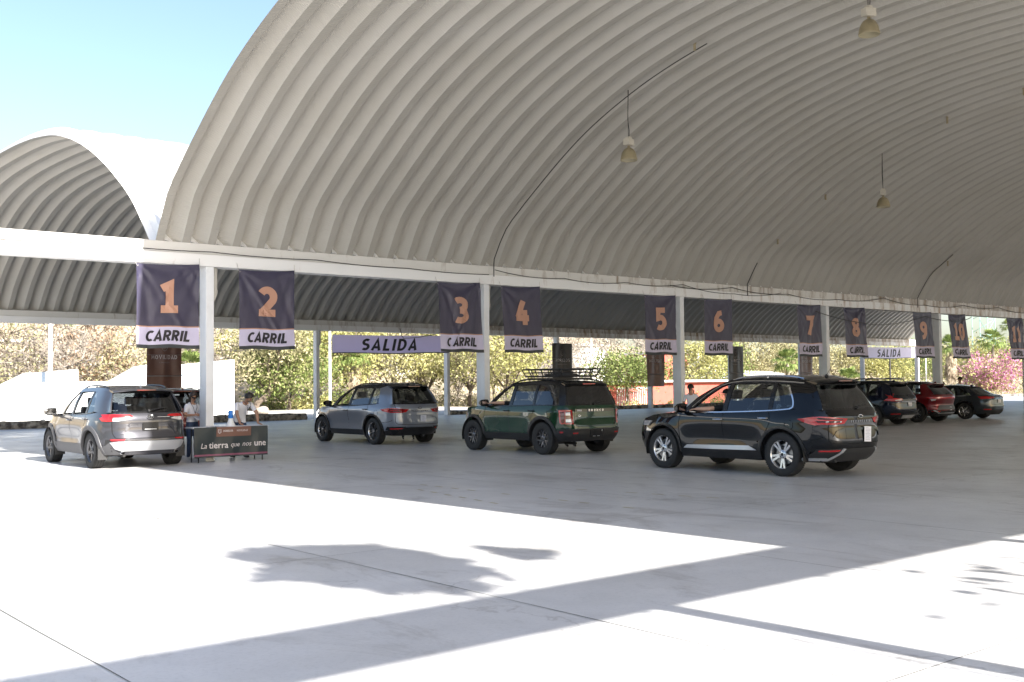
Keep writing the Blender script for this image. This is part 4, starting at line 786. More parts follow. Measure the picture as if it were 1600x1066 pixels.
def wheel(parent, x, y, r, wd, style, side):
    """own root part: wheel > tyre, rim, brake_disc"""
    o = bpy.data.objects.new('wheel', None); COL.objects.link(o); o.parent = parent; o.location = (x, y, r); o.empty_display_size = .1
    # wheel local: axis along y; outer face toward +y*side
    B = Matrix.Rotation(-math.pi/2 if side > 0 else math.pi/2, 4, 'X')     # local z -> outward
    h = wd/2; rr = style['rim']; m = MB()
    prof = [(rr-.01, -h*.9), (rr+.01, -h*.98), ((r+rr)/2, -h*1.04), (r-.035, -h*.98), (r-.012, -h*.86), (r-.002, -h*.72)]
    for g in (-.5, -.17, .17, .5): prof += [(r, (g-.09)*h*1.3), (r, (g-.035)*h*1.3), (r-.009, (g-.03)*h*1.3), (r-.009, (g+.03)*h*1.3), (r, (g+.035)*h*1.3), (r, (g+.09)*h*1.3)]
    prof += [(r-.002, h*.72), (r-.012, h*.86), (r-.035, h*.98), ((r+rr)/2, h*1.04), (rr+.01, h*.98), (rr-.01, h*.9)]
    m.lathe(prof, 48, M4=B); 
    for k in range(60):   # shoulder tread blocks
        a = 2*math.pi*k/60
        for sg in (-1, 1):
            Mx = B @ Matrix.Rotation(a, 4, 'Z'); m.box(r-.016, r-.001, -.011, .011, sg*h*.80-.015, sg*h*.80+.015, M4=Mx)
    m.build('tyre', M['rubber'], o)
    m = MB(); zf = h*.80     # outer lip plane
    m.lathe([(rr-.002, -h*.9), (rr-.02, -h*.6), (rr-.03, 0), (rr-.028, zf*.7), (rr-.012, zf+.004), (rr, zf+.012), (rr+.004, zf+.004), (rr, zf-.02)], 40, 1 if style.get('darklip') else 0, M4=B)
    m.lathe([(rr*.97, -h*.2), (.05, -h*.2)], 24, 1, M4=B)
    ns = style['n']; zs = zf-.012
    def spoke(a, w0, w1, r0, r1, mi=0, tw=0., z0=None, t_=.03):
        z = zs if z0 is None else z0; pl = [(r0, -w0), (r1, -w1+tw), (r1, w1+tw), (r0, w0)]; Mx = B @ Matrix.Rotation(a, 4, 'Z')
        vs = [(p[0], p[1], z-.02-.03*(p[0] < .1)) for p in pl]+[(p[0], p[1]*.85+(tw*.15 if i in (1, 2) else 0), z+(-.012 if p[0] < .1 else .004)) for i, p in enumerate(pl)]; vs = [Mx @ Vector(v) for v in vs]
        m.add(vs, [(3, 2, 1, 0), (4, 5, 6, 7), (0, 1, 5, 4), (1, 2, 6, 5), (2, 3, 7, 6), (3, 0, 4, 7)], mi)
    for k in range(ns):
        a = 2*math.pi*k/ns+math.pi/2
        if style['kind'] == 'double':
            spoke(a+.0, .030, .008, .05, rr-.012, 1, z0=zs-.016)
            spoke(a-.12, .020, .022, .05, rr-.008, 0, tw=-.012); spoke(a+.12, .020, .022, .05, rr-.008, 0, tw=.012)
        elif style['kind'] == 'five':
            spoke(a, .035, .020, .04, rr-.008, 0); spoke(a+.28, .012, .010, .09, rr-.01, 1, tw=.02, z0=zs-.01); spoke(a-.28, .012, .010, .09, rr-.01, 1, tw=-.02, z0=zs-.01)
        elif style['kind'] == 'split':
            spoke(a, .020, .010, .05, rr*.62, 0); spoke(a-.07, .010, .013, rr*.45, rr-.006, 0, tw=-.055); spoke(a+.07, .010, .013, rr*.45, rr-.006, 0, tw=.055)
        else: spoke(a-.10, .014, .010, .05, rr-.008, 0, tw=-.02); spoke(a+.10, .014, .010, .05, rr-.008, 1, tw=.02)
    m.lathe([(.072, zs-.03), (.07, zs-.006), (.05, zs+.002), (.03, zs+.006), (.001, zs+.006)], 20, 0, M4=B); m.lathe([(.028, zs+.0065), (.026, zs+.011), (.001, zs+.011)], 16, 1, M4=B)
    for k in range(5):
        a = 2*math.pi*(k+.5)/5; Mx = B @ Matrix.Translation((.052*math.cos(a), .052*math.sin(a), zs-.006)); m.lathe([(.009, 0), (.009, .012), (.001, .013)], 8, 1, M4=Mx)
    m.build('rim', [M[style['m0']], M[style['m1']]], o)
    m = MB(); m.lathe([(.17, -.01), (.17, .012), (.06, .012), (.06, .03), (.001, .03)], 32, M4=B); m.box(.09, .175, -.06, .06, -.03, .045, M4=B @ Matrix.Rotation(.9, 4, 'Z')); m.build('brake_disc', M['disc'], o)
    return o

def build_car(S, loc, heading):
    c = Car(S); t = thing(S['name'], S['label'], S['cat'], loc, math.pi/2+heading, 'cars waiting in the lanes'); P = M[S['paint']]; BL = M['plast']
    wr, wb = c.wr, c.wb; ra = wr+S.get('agap', .065); zc = wr; sill = S['sill']; belt = S['belt']   # belt: list of (x,z) rear->front
    bl = smoothline(belt, 4); sd = c.mside(False); su = c.mside(True); rr_ = c.mrear(); ff = c.mfront(False); fu = c.mfront(True)
    zlow = S.get('zlow', .27)
    # ---- body shell (painted sides, tailgate, nose)
    zs = np.linspace(zlow, belt[0][1], 9); back = [(c.xj(z), z) for z in zs]; 
    hl = sorted((p[0], p[1]) for p in S['hood']); hz0 = S['hood'][0][1]
    def ztop(q):     # where the bonnet surface meets the nose at width fraction q
        z = hz0
        for _ in range(12): x = c.x_front(q*c.halfw(lerp1(c.xfl, z)-.1, z), z); z = .5*z+.5*lerp1(hl, x)
        return z
    zfh = ztop(.9); zs2 = np.linspace(zfh, zlow, 7); front = [(c.xjf(z), z) for z in zs2]
    aw = math.degrees(math.asin((sill-zc)/ra)) if sill < zc else 0
    top = bl+[p for p in smoothline(S['hood'][::-1], 4) if p[0] > bl[-1][0]+.02 and p[0] < front[0][0]-.01]
    bot = [(front[-1][0], zlow)] + [(wb+math.sqrt(ra*ra-(zlow-zc)**2), zlow)] + arch(wb, zc, ra, math.degrees(math.asin((zlow-zc)/ra)), 180-aw)+[(0+math.sqrt(ra*ra-(sill-zc)**2), sill)]+arch(0, zc, ra, aw, 180-math.degrees(math.asin((zlow-zc)/ra)))[1:]
    mb = MB(); poly = top+front+bot[1:]+back[:1]+back[1:]
    dd = [poly[0]]
    for p in poly[1:]:
        if math.dist(p, dd[-1]) > 1e-4: dd.append(p)
    both(mb, dd, sd, cell=.08)
    zg = S['zglass']                       # bottom of the rear glass
    w9 = lambda z: .9*c.halfw(lerp1(c.xr, z)+.1, z)
    zz = np.linspace(zlow, zg, 10); pr = [(-w9(z), z) for z in zz]+[(w9(z), z) for z in zz[::-1]]; patch(mb, pr, rr_, cell=.08)
    w9f = lambda z: .9*c.halfw(lerp1(c.xfl, z)-.1, z); zz = np.linspace(zlow, zfh, 7); tp = [(q*c.halfw(lerp1(c.xfl, ztop(abs(q)))-.1, ztop(abs(q))), ztop(abs(q))) for q in np.linspace(-.85, .85, 13)]; patch(mb, [(-w9f(z), z) for z in zz]+tp+[(w9f(z), z) for z in zz[::-1]], ff, cell=.12)
    # bonnet
    xtip = c.x_front(0, hz0); hx = sorted(set([hl[0][0]] + list(np.linspace(hl[0][0], xtip, 26)))); rows = []
    def hoodz(x): return (lerp1(hl, x-.06)+lerp1(hl, x)+lerp1(hl, x+.06))/3 if x < hl[-1][0]-.06 else lerp1(hl, x)
    for x in hx:
        z = lerp1(hl, x); y = c.y_side(min(x, xtip-.001), z); rows.append([(x, y*k/10, z+.032*(1-(k/10)**2)*min(1, y/.6)) for k in range(-10, 11)])
    mb.grid(rows, 0, True, flip=True)
    body = mb.build('body', P, t)
    # ---- greenhouse
    rf = smoothline(S['roof'], 5)          # (x, z) edge line rear->front
    wins = S['wins']
    for kind, poly in S['pillars']:
        for sg in (1, -1):
            mbu = MB(); patch(mbu, poly, su, s=sg, thick=.03, off=0 if kind == 'paint' else -.002); mbu.build('window_pillar' if kind == 'paint' else 'door_pillar', P if kind == 'paint' else M['plate'], t)
    # roof skin
    rows = []; cr = S.get('crown', .045)
    for x, z in rf:
        y = c.y_side(x, z, True); rows.append([(x, y*k/10, z+cr*(1-abs(k/10)**2.4)) for k in range(-10, 11)])
    mb = MB(); mb.grid(rows, 0, True, flip=True); roof = mb.build('roof', M[S.get('roofm', S['paint'])], t)
    # head lining
    mb = MB(); mb.grid([[(q[0], q[1]*.985, q[2]-.03) for q in r_] for r_ in rows], 0, True); mb.build('headlining', M['seat'], roof)
    # rear glass + frame
    zr1 = rf[0][1]; gb = S.get('rgin', .10); 
    ww = lambda z, k=.9: k*c.halfw(lerp1(c.xr, z)+.1, z)
    z0, z1 = zg, zr1+.005; ztop = z1-.05; q = S.get('rgw', .80)
    zz = np.linspace(z0, z1, 5); 
    for sg in (1, -1):      # D-pillar inner strips beside the glass, on the rear surface
        mbf = MB(); st = [(sg*ww(z, q), z) for z in zz]+[(sg*ww(z, .905), z) for z in zz[::-1]]; patch(mbf, st, rr_, thick=.03, cell=.09); mbf.build('rear_pillar', P if S.get('dpaint', 1) else M['plate'], t)
    rs = [(ww(z0, q)*.97, z0), (ww(z0+.04, q), z0+.05)]+[(ww(z, q), z) for z in np.linspace(z0+.1, ztop, 4)]; g = rs+[(-u, v) for u, v in rs[::-1]]
    mb = MB(); patch(mb, g, rr_, thick=.006, off=-.006, cell=.12); rg = mb.build('rear_window', M['g_dark'], t)
    mb = MB(); g2 = [(-ww(z0, q), z0-.012), (ww(z0, q), z0-.012), (ww(z0, q), z0+.02), (-ww(z0, q), z0+.02)]; patch(mb, g2, rr_, off=.001); 
    patch(mb, [(-ww(z1, .9), ztop-.005), (ww(z1, .9), ztop-.005), (ww(z1, .9), z1), (-ww(z1, .9), z1)], rr_, off=.0); mb.build('window_frame', M['plate'], t)
    # wiper
    if S.get('wiper', 1):
        mb = MB(); a = rr_(0, z0+.03)+Vector((-.02, 0, 0)); b = rr_(-.30, z0+.09)+Vector((-.025, 0, 0)); mb.tube([a, b], .009, 6); a2 = rr_(.02, z0+.055)+Vector((-.022, 0, 0)); b2 = rr_(-.40, z0+.10)+Vector((-.022, 0, 0)); mb.tube([a2, b2], .006, 5); mb.lathe([(.025, 0), (.02, .03), (.001, .035)], 10, M4=Matrix.Translation(a) @ Matrix.Rotation(-math.pi/2, 4, 'Y')); mb.build('rear_wiper', BL, t)
    # spoiler
    if S.get('spoiler', 1):
        sp = S.get('spl', .16); w1 = ww(z1, .93); rows = []
        for k in range(-12, 13):
            y = w1*k/12; xe = c.x_rear(y*.96, z1); zc_ = z1+cr*(1-abs(y/ w1)**2.4)*.95+.004; rows.append([(xe+.14, y, zc_-.002), (xe+.06, y, zc_+.008), (xe-sp*.6, y, zc_-.012), (xe-sp, y, zc_-.035), (xe-sp+.01, y, zc_-.055), (xe-.02, y, zc_-.06)])
        mb = MB(); mb.grid(rows, 0, True, flip=True); mb.add(rows[0], [tuple(range(6))]); mb.add(rows[-1], [tuple(range(5, -1, -1))]); spo = mb.build('spoiler', M[S.get('spm', S['paint'])], t)
        mb = MB(); xe = c.x_rear(0, z1)-sp; mb.box(xe-.004, xe+.02, -.19, .19, z1+cr-.055, z1+cr-.034); mb.build('brake_light', M['lensdark'] if not S.get('brightbrake') else M['lens'], spo)
    # windscreen
    zw0, zw1 = S['cowl'], rf[-1][1]; wf = lambda z: .93*c.halfw(lerp1(c.xfu, z)-.1, z); zz = np.linspace(zw0, zw1, 5)
    mb = MB(); patch(mb, [(-wf(z)*.97, z) for z in zz]+[(wf(z)*.97, z) for z in zz[::-1]], fu, thick=.005, off=-.003, cell=.14); mb.build('windscreen', M['g_clear'], t)
    # side windows
    for nm_, g_, poly, op in wins:
        for sg in (1, -1):
            if op and sg == 1: continue
            mb = MB(); patch(mb, poly, su, s=sg, off=-.010, thick=.005, cell=.14); mb.build('side_window', M[g_], t)
    for nm_, col_, pts, w_, off, cl in S.get('trims', []):
        for sg in (1, -1): mb = MB(); patch(mb, ribbon(smoothline(pts, 4) if not cl else pts, w_), su, s=sg, off=off, thick=.01, cell=.15); mb.build(nm_, M[col_], t)
    # side parts on the lower surface
    for nm_, col_, poly, off in S.get('sideparts', []):
        for sg in (1, -1): mb = MB(); patch(mb, poly, sd, s=sg, off=off, thick=max(off+.006, .008), cell=.08); mb.build(nm_, M[col_], t)
    for pts in S.get('gaps', []):
        for sg in (1, -1): mb = MB(); patch(mb, ribbon(smoothline(pts, 4), .011), sd, s=sg, off=.0012, thick=0, skirt=False); mb.build('panel_gap', M['seam'], body)
    for pts in S.get('rgaps', []): mb = MB(); q2 = smoothline(pts, 3); patch(mb, ribbon([(-a, b) for a, b in q2[::-1]][:-1]+q2, .010), rr_, off=.0012, thick=0, skirt=False); mb.build('tailgate_gap', M['seam'], body)
    # wheel-arch cladding
    if S.get('clad'):
        cm, cw = S['clad']
        for ax in (0, wb):
            lo = math.degrees(math.asin((zlow+.0-zc)/(ra+cw))); lo2 = math.degrees(math.asin((zlow-zc)/ra)); A = [arch(ax, zc, ra-.006+(cw+.006)*k/3, lo2+(lo-lo2)*k/3, 180-lo2-(lo-lo2)*k/3, 28) for k in range(4)]
            for sg in (1, -1):
                g = [[sd(x_, z_, sg)+Vector((0, sg*.015, 0)) for x_, z_ in a_] for a_ in A]; g = [[p-Vector((0, sg*.05, 0)) for p in g[0]]]+g+[[p-Vector((0, sg*.03, 0)) for p in g[-1]]]
                mb = MB(); mb.grid(g, 0, True, flip=sg < 0); mb.build('wheel_arch_trim', M[cm], t)
        hs = S.get('sillh', .13)
        for sg in (1, -1): mb = MB(); patch(mb, [(ra+.02, sill-.045), (wb-ra-.02, sill-.045), (wb-ra-cw*.4, sill+hs), (ra+cw*.4, sill+hs)], sd, s=sg, off=.016, thick=.05, cell=.12); mb.build('sill_trim', M[cm], t)
    # rear parts
    for nm_, col_, poly, off, mir in S.get('rearparts', []):
        for pl in ([poly] if not mir else [poly, mirr(poly)]): mb = MB(); patch(mb, pl, rr_, off=off, thick=off+.012, cell=.07); mb.build(nm_, M[col_], t)
    for nm_, col_, poly, off, mir in S.get('frontparts', []):
        for pl in ([poly] if not mir else [poly, mirr(poly)]): mb = MB(); patch(mb, pl, ff, off=off, thick=off+.012, cell=.1); mb.build(nm_, M[col_], t)
    # lamps wrapping the corner: list of (name, mat, side poly, rear poly, off)
    for nm_, col_, ps, pr_, off in S['lamps']:
        for sg in (1, -1):
            mb = MB()
            if ps: patch(mb, ps, sd, s=sg, off=off, thick=off+.01, cell=.05)
            if pr_: patch(mb, pr_ if sg == 1 else mirr(pr_), rr_, off=off, thick=off+.01, cell=.05)
            mb.build(nm_, M[col_], t)
    # mirrors
    mx, mz = S['mirror']
    for sg in (1, -1):
        y = c.y_side(mx, mz-.05)*sg; mb = MB(); rows = []
        for i in range(7):
            a = i/6; yy = y+sg*(.06+.23*a); hh = .085*(1-.5*abs(a-.35)**2)*(1 if a < .95 else .75); th = .075*(1-.35*a)
            rows.append([(mx+th*math.cos(q_)*(1.2 if math.cos(q_) > 0 else .6), yy, mz+.05+hh*math.sin(q_)) for q_ in [k*math.pi/6 for k in range(12)]+[0]])
        mb.grid(rows, 0, True, flip=sg < 0); mb.add(rows[-1][:-1], [tuple(range(12)) if sg < 0 else tuple(range(11, -1, -1))]); mb.add(rows[0][:-1], [tuple(range(11, -1, -1)) if sg < 0 else tuple(range(12))]); mb.box(mx-.03, mx+.04, min(y-sg*.03, y+sg*.1), max(y-sg*.03, y+sg*.1), mz-.06, mz-.01, 0)
        mi_ = mb.build('side_mirror', M[S.get('mirrorm', 'plate')], t); mb = MB(); mb.add([(mx-.049, y+sg*.08, mz-.01), (mx-.049, y+sg*.26, mz+.0), (mx-.049, y+sg*.26, mz+.10), (mx-.049, y+sg*.08, mz+.11)], [(0, 1, 2, 3)]); mb.build('mirror_glass', M['chrome'], mi_)
    # handles
    for hx, hz in S['handles']:
        for sg in (1, -1):
            P_ = [sd(hx+dx, hz, sg)+Vector((0, sg*o_, 0)) for dx, o_ in ((-.10, .004), (-.085, .03), (0, .038), (.085, .03), (.10, .004))]; mb = MB(); mb.tube(P_, .013, 8); mb.build('door_handle', M[S.get('handlem', S['paint'])], t)
            
    # underbody, wheel wells, interior
    mb = MB(); L0, L1 = lerp1(c.xr, .35)+.10, lerp1(c.xfl, .35)-.12; iw = c.halfw(1.2, .4)-.26; mb.box(L0+.12, L1-.35, -iw, iw, sill-.06, sill+.05); mb.box(ra+.03, wb-ra-.03, -c.halfw(1.2, .4)+.05, c.halfw(1.2, .4)-.05, sill-.03, sill+.06)
    mb.box(L0+.12, -ra-.02, -iw-.05, iw+.05, zlow, .75); mb.box(wb+ra+.02, L1-.3, -iw, iw, zlow, .7)
    mb.tube([(L0-.02, .48, .27), (L0+.4, .45, .26)], .03, 8); mb.build('underbody', M['under'], t)
    for ax in (0, wb):
        for sg in (1, -1):
            mb = MB(); ar = arch(ax, zc, ra+.012, -15, 195, 16); yo = c.halfw(ax, .6)-.02; rows = [[(x_, sg*(yo-.30), z_) for x_, z_ in ar], [(x_, sg*(yo+.0), z_) for x_, z_ in ar]]; mb.grid(rows, 0, True); mb.add(rows[0], [tuple(range(len(ar)))]); mb.build('wheel_well', M['under'], t)
    mb = MB(); fz = S.get('floor', .5); hw = c.halfw(1.2, .9)-.09; mb.box(-.45, wb-.45, -hw, hw, fz-.02, fz); mb.box(wb-.75, wb-.30, -hw, hw, fz, S['cowl']-.09); mb.box(L0+.12, -.30, -hw+.12, hw-.12, fz, S['zglass']-.12); 
    mb.tube([(wb-.80, .40+.17*math.cos(a), S['cowl']-.12+.17*math.sin(a)) for a in np.linspace(0, 2*math.pi, 17)], .016, 6, cap=False); mb.build('dashboard', M['seat'], t)
    for sx, sy, sw_ in ((wb-1.18, .38, .25), (wb-1.25, -.38, .25), (.30, .0, .62)):
        mb = MB(); hh = .62 if sx > .6 else .52
        mb.box(-.02, .48, -sw_, sw_, fz, fz+.18, M4=Matrix.Translation((sx, sy, 0))); mb.box(-.10, .07, -sw_, sw_, 0, hh, M4=Matrix.Translation((sx-.02, sy, fz+.12)) @ Matrix.Rotation(-.22, 4, 'Y'))
        for hy in ((0,) if sx > .6 else (-.42, .42)): mb.box(-.03, .07, hy-.13, hy+.13, hh+.04, hh+.20, M4=Matrix.Translation((sx-.03, sy, fz+.12)) @ Matrix.Rotation(-.22, 4, 'Y'))
        mb.build('seat', M['seat'], t, bevel=.025)
    # wheels
    yo = c.halfw(0, .5)-.115
    for ax in (0, wb):
        for sg in (1, -1): wheel(t, ax, sg*yo, wr, .225, S['style'], sg)
    # roof rails / extras
    if S.get('rails'):
        rm, hh, xa, xb = S['rails']
        for sg in (1, -1):
            pts = []
            for i in range(9):
                x = xa+(xb-xa)*i/8; z = lerp1([(p[0], p[1]) for p in rf], x); y = c.y_side(x, z, True)-.03; k = min(i, 8-i); pts.append((x, sg*y, z+.012+hh*min(1, k/1.2)))
            mb = MB(); mb.tube(pts, .017, 8)
            if hh > .02: mb.tube([(pts[4][0], pts[4][1], pts[4][2]-hh-.02), pts[4]], .014, 6)
            mb.build('roof_rail', M[rm], t)
    if S.get('fin'):
        fx, fm = S['fin']; z = lerp1([(p[0], p[1]) for p in rf], fx)+cr; mb = MB(); rows = [[(fx-.09+.02*k, w_*(1-k/4)**.5, z-.006+.017*k) for w_ in (-.028, 0, .028)]+[(fx+.10-.04*k, 0, z-.006+.017*k*1.0)] for k in range(4)]
        mb.add([(fx-.08, -.03, z-.01), (fx-.08, .03, z-.01), (fx+.10, .0, z-.01), (fx-.07, 0, z+.05), (fx-.02, 0, z+.04)], [(0, 2, 4, 3), (1, 3, 4, 2), (0, 3, 1)], 0, False); mb.build('antenna', M[fm], t)
    if S.get('rod'):
        fx, a_ = S['rod']; z = lerp1([(p[0], p[1]) for p in rf], fx)+cr-.01; mb = MB(); mb.lathe([(.04, -.01), (.03, .03), (.012, .05), (.001, .05)], 10, M4=Matrix.Translation((fx, 0, z))); mb.tube([(fx, 0, z+.03), (fx-.22, 0, z+.34)], .004, 5); mb.build('antenna', M['plast'], t)
    def rtext(txt, size, y, z, col, sx=1.3, gap=.35, sw=.2, off=.006, nm_='badge_lettering'):   # seen from behind: text runs toward -y
        return glyph_obj(nm_, txt, size, M[col], lambda a, b, k: rr_(y-a, z+b)+Vector((-off-k, 0, 0)), t, sw=sw, sx=sx, gap=gap, cell=0)
    S['post'](t, c, rr_, sd, su, rtext) if S.get('post') else None
    return t
def oval(u, v, a, b, n=20): return [(u+a*math.cos(2*math.pi*i/n), v+b*math.sin(2*math.pi*i/n)) for i in range(n)]
def ovalring(t, fn, u, v, a, b, r, m, nm_='badge', off=.012):
    mb = MB(); P = [fn(*q)+Vector((-off, 0, 0)) for q in oval(u, v, a, b)]; mb.tube(P+[P[0]], r, 6, cap=False); return mb.build(nm_, M[m], t)
def sheet(t, c, u, v, wd, h, label=None):
    p = c.mrear()(u, v); x = min(c.mrear()(u+sy*wd/2, v+sz*h/2).x for sy in (-1, 1) for sz in (-1, 1))-.012; M4 = Matrix.Translation((x, u, v)) @ Matrix.Rotation(.05, 4, 'X'); mb = MB(); mb.box(-.002, .0, -wd/2, wd/2, -h/2, h/2, M4=M4); o = mb.build('paper_permit', M['paper'], t); mb = MB()
    for i in range(9):
        z = h/2-.025-i*h*.095; w_ = wd*(.38 if i % 3 else .22); y0 = random.uniform(-.01, .01)+(0 if i else .02); mb.box(-.0032, -.0024, y0-w_, y0+w_*.8, z-.004, z+.002, M4=M4)
    mb.build('printed_text', M['papertext'], o); return o
# ---------------------------------------------------------------- model 1: mid-size crossover, built twice (silver grey and black)
def crossover(variant):
    blk = variant == 'black'
    S = dict(name='parked_car', cat='car', W=[(.2, .82), (.30, .88), (.42, .915), (.62, .925), (.80, .935), (.95, .925), (1.04, .895), (1.12, .86), (1.35, .775), (1.56, .655), (1.62, .60)],
        xr=[(.2, -.66), (.30, -.81), (.42, -.93), (.55, -.965), (.70, -.955), (.86, -.935), (.98, -.95), (1.08, -.91), (1.30, -.76), (1.55, -.55), (1.60, -.50)],
        xfl=[(.2, 3.54), (.35, 3.68), (.55, 3.75), (.75, 3.71), (.90, 3.61), (.98, 3.46)], xfu=[(.9, 2.66), (1.08, 2.42), (1.30, 2.03), (1.52, 1.60), (1.6, 1.44)],
        wr=.363, wb=2.726, sill=.30, zlow=.26, belt=[(-.60, 1.10), (-.3, 1.105), (.2, 1.075), (1.0, 1.035), (1.9, 1.015), (2.3, 1.02)], hood=[(3.38, .90), (3.1, .965), (2.75, 1.005), (2.45, 1.03), (2.3, 1.05)], cowl=1.04,
        zglass=1.10, roof=[(-.50, 1.555), (-.2, 1.60), (.3, 1.622), (.8, 1.62), (1.2, 1.59), (1.48, 1.52)], crown=.05, roofm='p_black', paint='p_black' if blk else 'p_silver', spm='p_black', flare=.02, waist=.035, creasez=.97,
        style=dict(kind='double', n=5, rim=.245, m0='alloy' if blk else 'alloydark', m1='alloydark' if blk else 'alloy', darklip=not blk),
        handles=[(1.36, .92), (.36, .955)], handlem='chrome' if blk else 'p_black', mirror=(2.12, 1.06), mirrorm='p_black',
        rails=('chrome' if blk else 'plate', .025, -.25, 1.25), fin=None if blk else (-.35, 'plate'), rod=(-.30, 0) if blk else None, clad=('plate' if blk else 'plastgrey' if False else 'plate', .045), sillh=.10, spl=.14, rgw=.84)
    Wn = lambda z: .9
    S['wins'] = [('f', 'g_mid', [(1.28, 1.05), (2.16, 1.045), (1.98, 1.16), (1.68, 1.36), (1.47, 1.48), (1.30, 1.53), (1.24, 1.53)], True),
                 ('r', 'g_mid', [(.28, 1.09), (1.22, 1.055), (1.18, 1.535), (.50, 1.55), (.28, 1.545)], False),
                 ('q', 'g_mid', [(-.22, 1.115), (.24, 1.095), (.24, 1.54), (-.02, 1.52), (-.16, 1.34)], False)]
    S['pillars'] = [('black', [(1.20, 1.04), (1.30, 1.04), (1.26, 1.56), (1.16, 1.56)]), ('black', [(.22, 1.08), (.30, 1.08), (.30, 1.57), (.22, 1.57)]),
        ('black', [(2.14, 1.03), (2.34, 1.02), (2.22, 1.14), (2.02, 1.30), (1.72, 1.46), (1.50, 1.545), (1.30, 1.60), (1.24, 1.60), (1.24, 1.53), (1.30, 1.53), (1.47, 1.48), (1.68, 1.36), (1.98, 1.16)]),
        ('black', [(-.06, 1.518), (.24, 1.54), (1.25, 1.53), (1.25, 1.605), (.8, 1.625), (.3, 1.627), (-.1, 1.612), (-.30, 1.59), (-.30, 1.55)]),
        ('paint', [(-.30, 1.10), (-.20, 1.112), (-.14, 1.34), (-.06, 1.47), (-.02, 1.52), (-.30, 1.59)]+[(c_, z) for c_, z in ((-.46, 1.56), (-.475, 1.52))]+[(x, z) for z, x in ((1.45, -.54), (1.35, -.61), (1.22, -.69), (1.12, -.735))]+[(-.735, 1.10)])]
    if blk: S['trims'] = [('window_trim', 'chrome', [(2.2, 1.038), (1.6, 1.036), (.9, 1.052), (.2, 1.082), (-.14, 1.11)], .018, .010, 0), ('window_trim', 'chrome', [(-.14, 1.11), (-.20, 1.15), (-.17, 1.28), (-.05, 1.46)], .026, .010, 0), ('window_trim', 'chrome', [(-.30, 1.53), (0, 1.555), (.6, 1.575), (1.1, 1.565), (1.45, 1.50), (1.75, 1.35), (2.1, 1.12)], .014, .009, 0)]
    else: S['trims'] = [('window_trim', 'plate', [(2.2, 1.038), (1.6, 1.036), (.9, 1.052), (.2, 1.082), (-.10, 1.10)], .018, .008, 0)]
    S['gaps'] = [[(1.25, 1.03), (1.27, .8), (1.25, .45), (1.24, .33)], [(2.28, 1.0), (2.32, .8), (2.27, .50), (2.22, .34)], [(.28, 1.07), (.22, .92), (.30, .74), (.42, .60), (.47, .42)], [(-.10, .92), (-.22, .92), (-.24, .80), (-.11, .79), (-.09, .92)], [(-.42, .60), (-.62, .62), (-.74, .66)]]
    S['rgaps'] = [[(0, .545), (.55, .55), (.68, .58), (.71, .70), (.70, 1.08)]]
    # rear lamp: wraps the corner
    S['lamps'] = [('tail_light', 'lens', [(-.33, .955), (-.62, .985), (-.745, .99), (-.745, .865), (-.62, .85), (-.44, .90)] if blk else [(-.36, .955), (-.62, .985), (-.745, .99), (-.745, .885), (-.62, .875), (-.46, .905)], [(.80, .99), (.36, .955), (.44, .875), (.62, .86), (.80, .865)], .010),
        ('lamp_bar', 'lenssmoke', None, [(.82, .972), (.48, .950), (.46, .935), (.80, .948)], .014), ('lamp_bar', 'lenssmoke', None, [(.82, .925), (.50, .920), (.52, .895), (.80, .895)], .014)]
    if blk: S['lamps'] += [('lamp_segment', 'lensclear', None, oval(.52, .908, .018, .014, 8), .018), ('lamp_segment', 'lensclear', None, oval(.62, .91, .02, .014, 8), .018), ('lamp_segment', 'lensclear', None, oval(.72, .912, .02, .014, 8), .018)]
    bum = 'plast' if blk else 'plate'
    S['rearparts'] = [('bumper_insert', bum, [(-.42, .47), (.42, .47), (.56, .43), (.66, .28), (.5, .262), (-.5, .262), (-.66, .28), (-.56, .43)], .016, False),
        ('fog_recess', bum, [(.47, .475), (.80, .465), (.82, .32), (.60, .33)] if blk else [(.44, .49), (.82, .49), (.84, .33), (.62, .33)], .006, True), ('reflector', 'lens', [(.52, .455), (.78, .448), (.78, .425), (.54, .43)], .012, True),
        ('tailgate_crease', S['paint'], [(-.46, .80), (.46, .80), (.60, .76), (.66, .66), (.62, .655), (.55, .73), (.44, .765), (-.44, .765), (-.55, .73), (-.62, .655), (-.66, .66), (-.60, .76)], .016, False)]
    if blk: S['rearparts'] += [('bumper_trim', 'silverp', [(.85, .285), (.85, .32), (.63, .32), (.60, .285)], .022, True), ('bumper_trim', 'silverp', [(.60, .285), (.635, .315), (.465, .478), (.415, .472)], .022, True)]
    S['sideparts'] = [('door_moulding', 'silverp' if blk else S['paint'], [(.52, .415), (2.22, .39), (2.12, .455), (.70, .485)], .010)] + ([('bumper_trim', 'silverp', [(-.80, .285), (-.80, .32), (-.68, .315), (-.68, .29)], .012)] if blk else [('bumper_side', 'plate', [(-.745, .27), (-.745, .49), (-.60, .40), (-.43, .36), (-.45, .27)], .010)])
    S['frontparts'] = [('headlight', 'lensclear', [(.42, .84), (.80, .86), (.78, .77), (.46, .77)], .01, True), ('grille', 'plate', [(-.40, .80), (.40, .80), (.48, .52), (-.48, .52)], .01, False)]
    def post(t, c, rr_, sd, su, rtext):
        rtext('TERRITORY', .032, 0, .905, 'chrome' if blk else 'plate', sx=1.5, gap=.75); ovalring(t, rr_, 0, .985, .062, .024, .005, 'chrome' if blk else 'plate'); sheet(t, c, -.17 if blk else -.10, .69 if blk else .70, .20 if blk else .19, .25 if blk else .17)
    S['post'] = post; return S
S1 = crossover('silver'); S1['label'] = 'silver grey crossover with black roof, waiting behind the lane 3 banner'; build_car(S1, (17.56, 26.35, 0), R(1.2)).scale = (1.02, 1.05, 1.05)
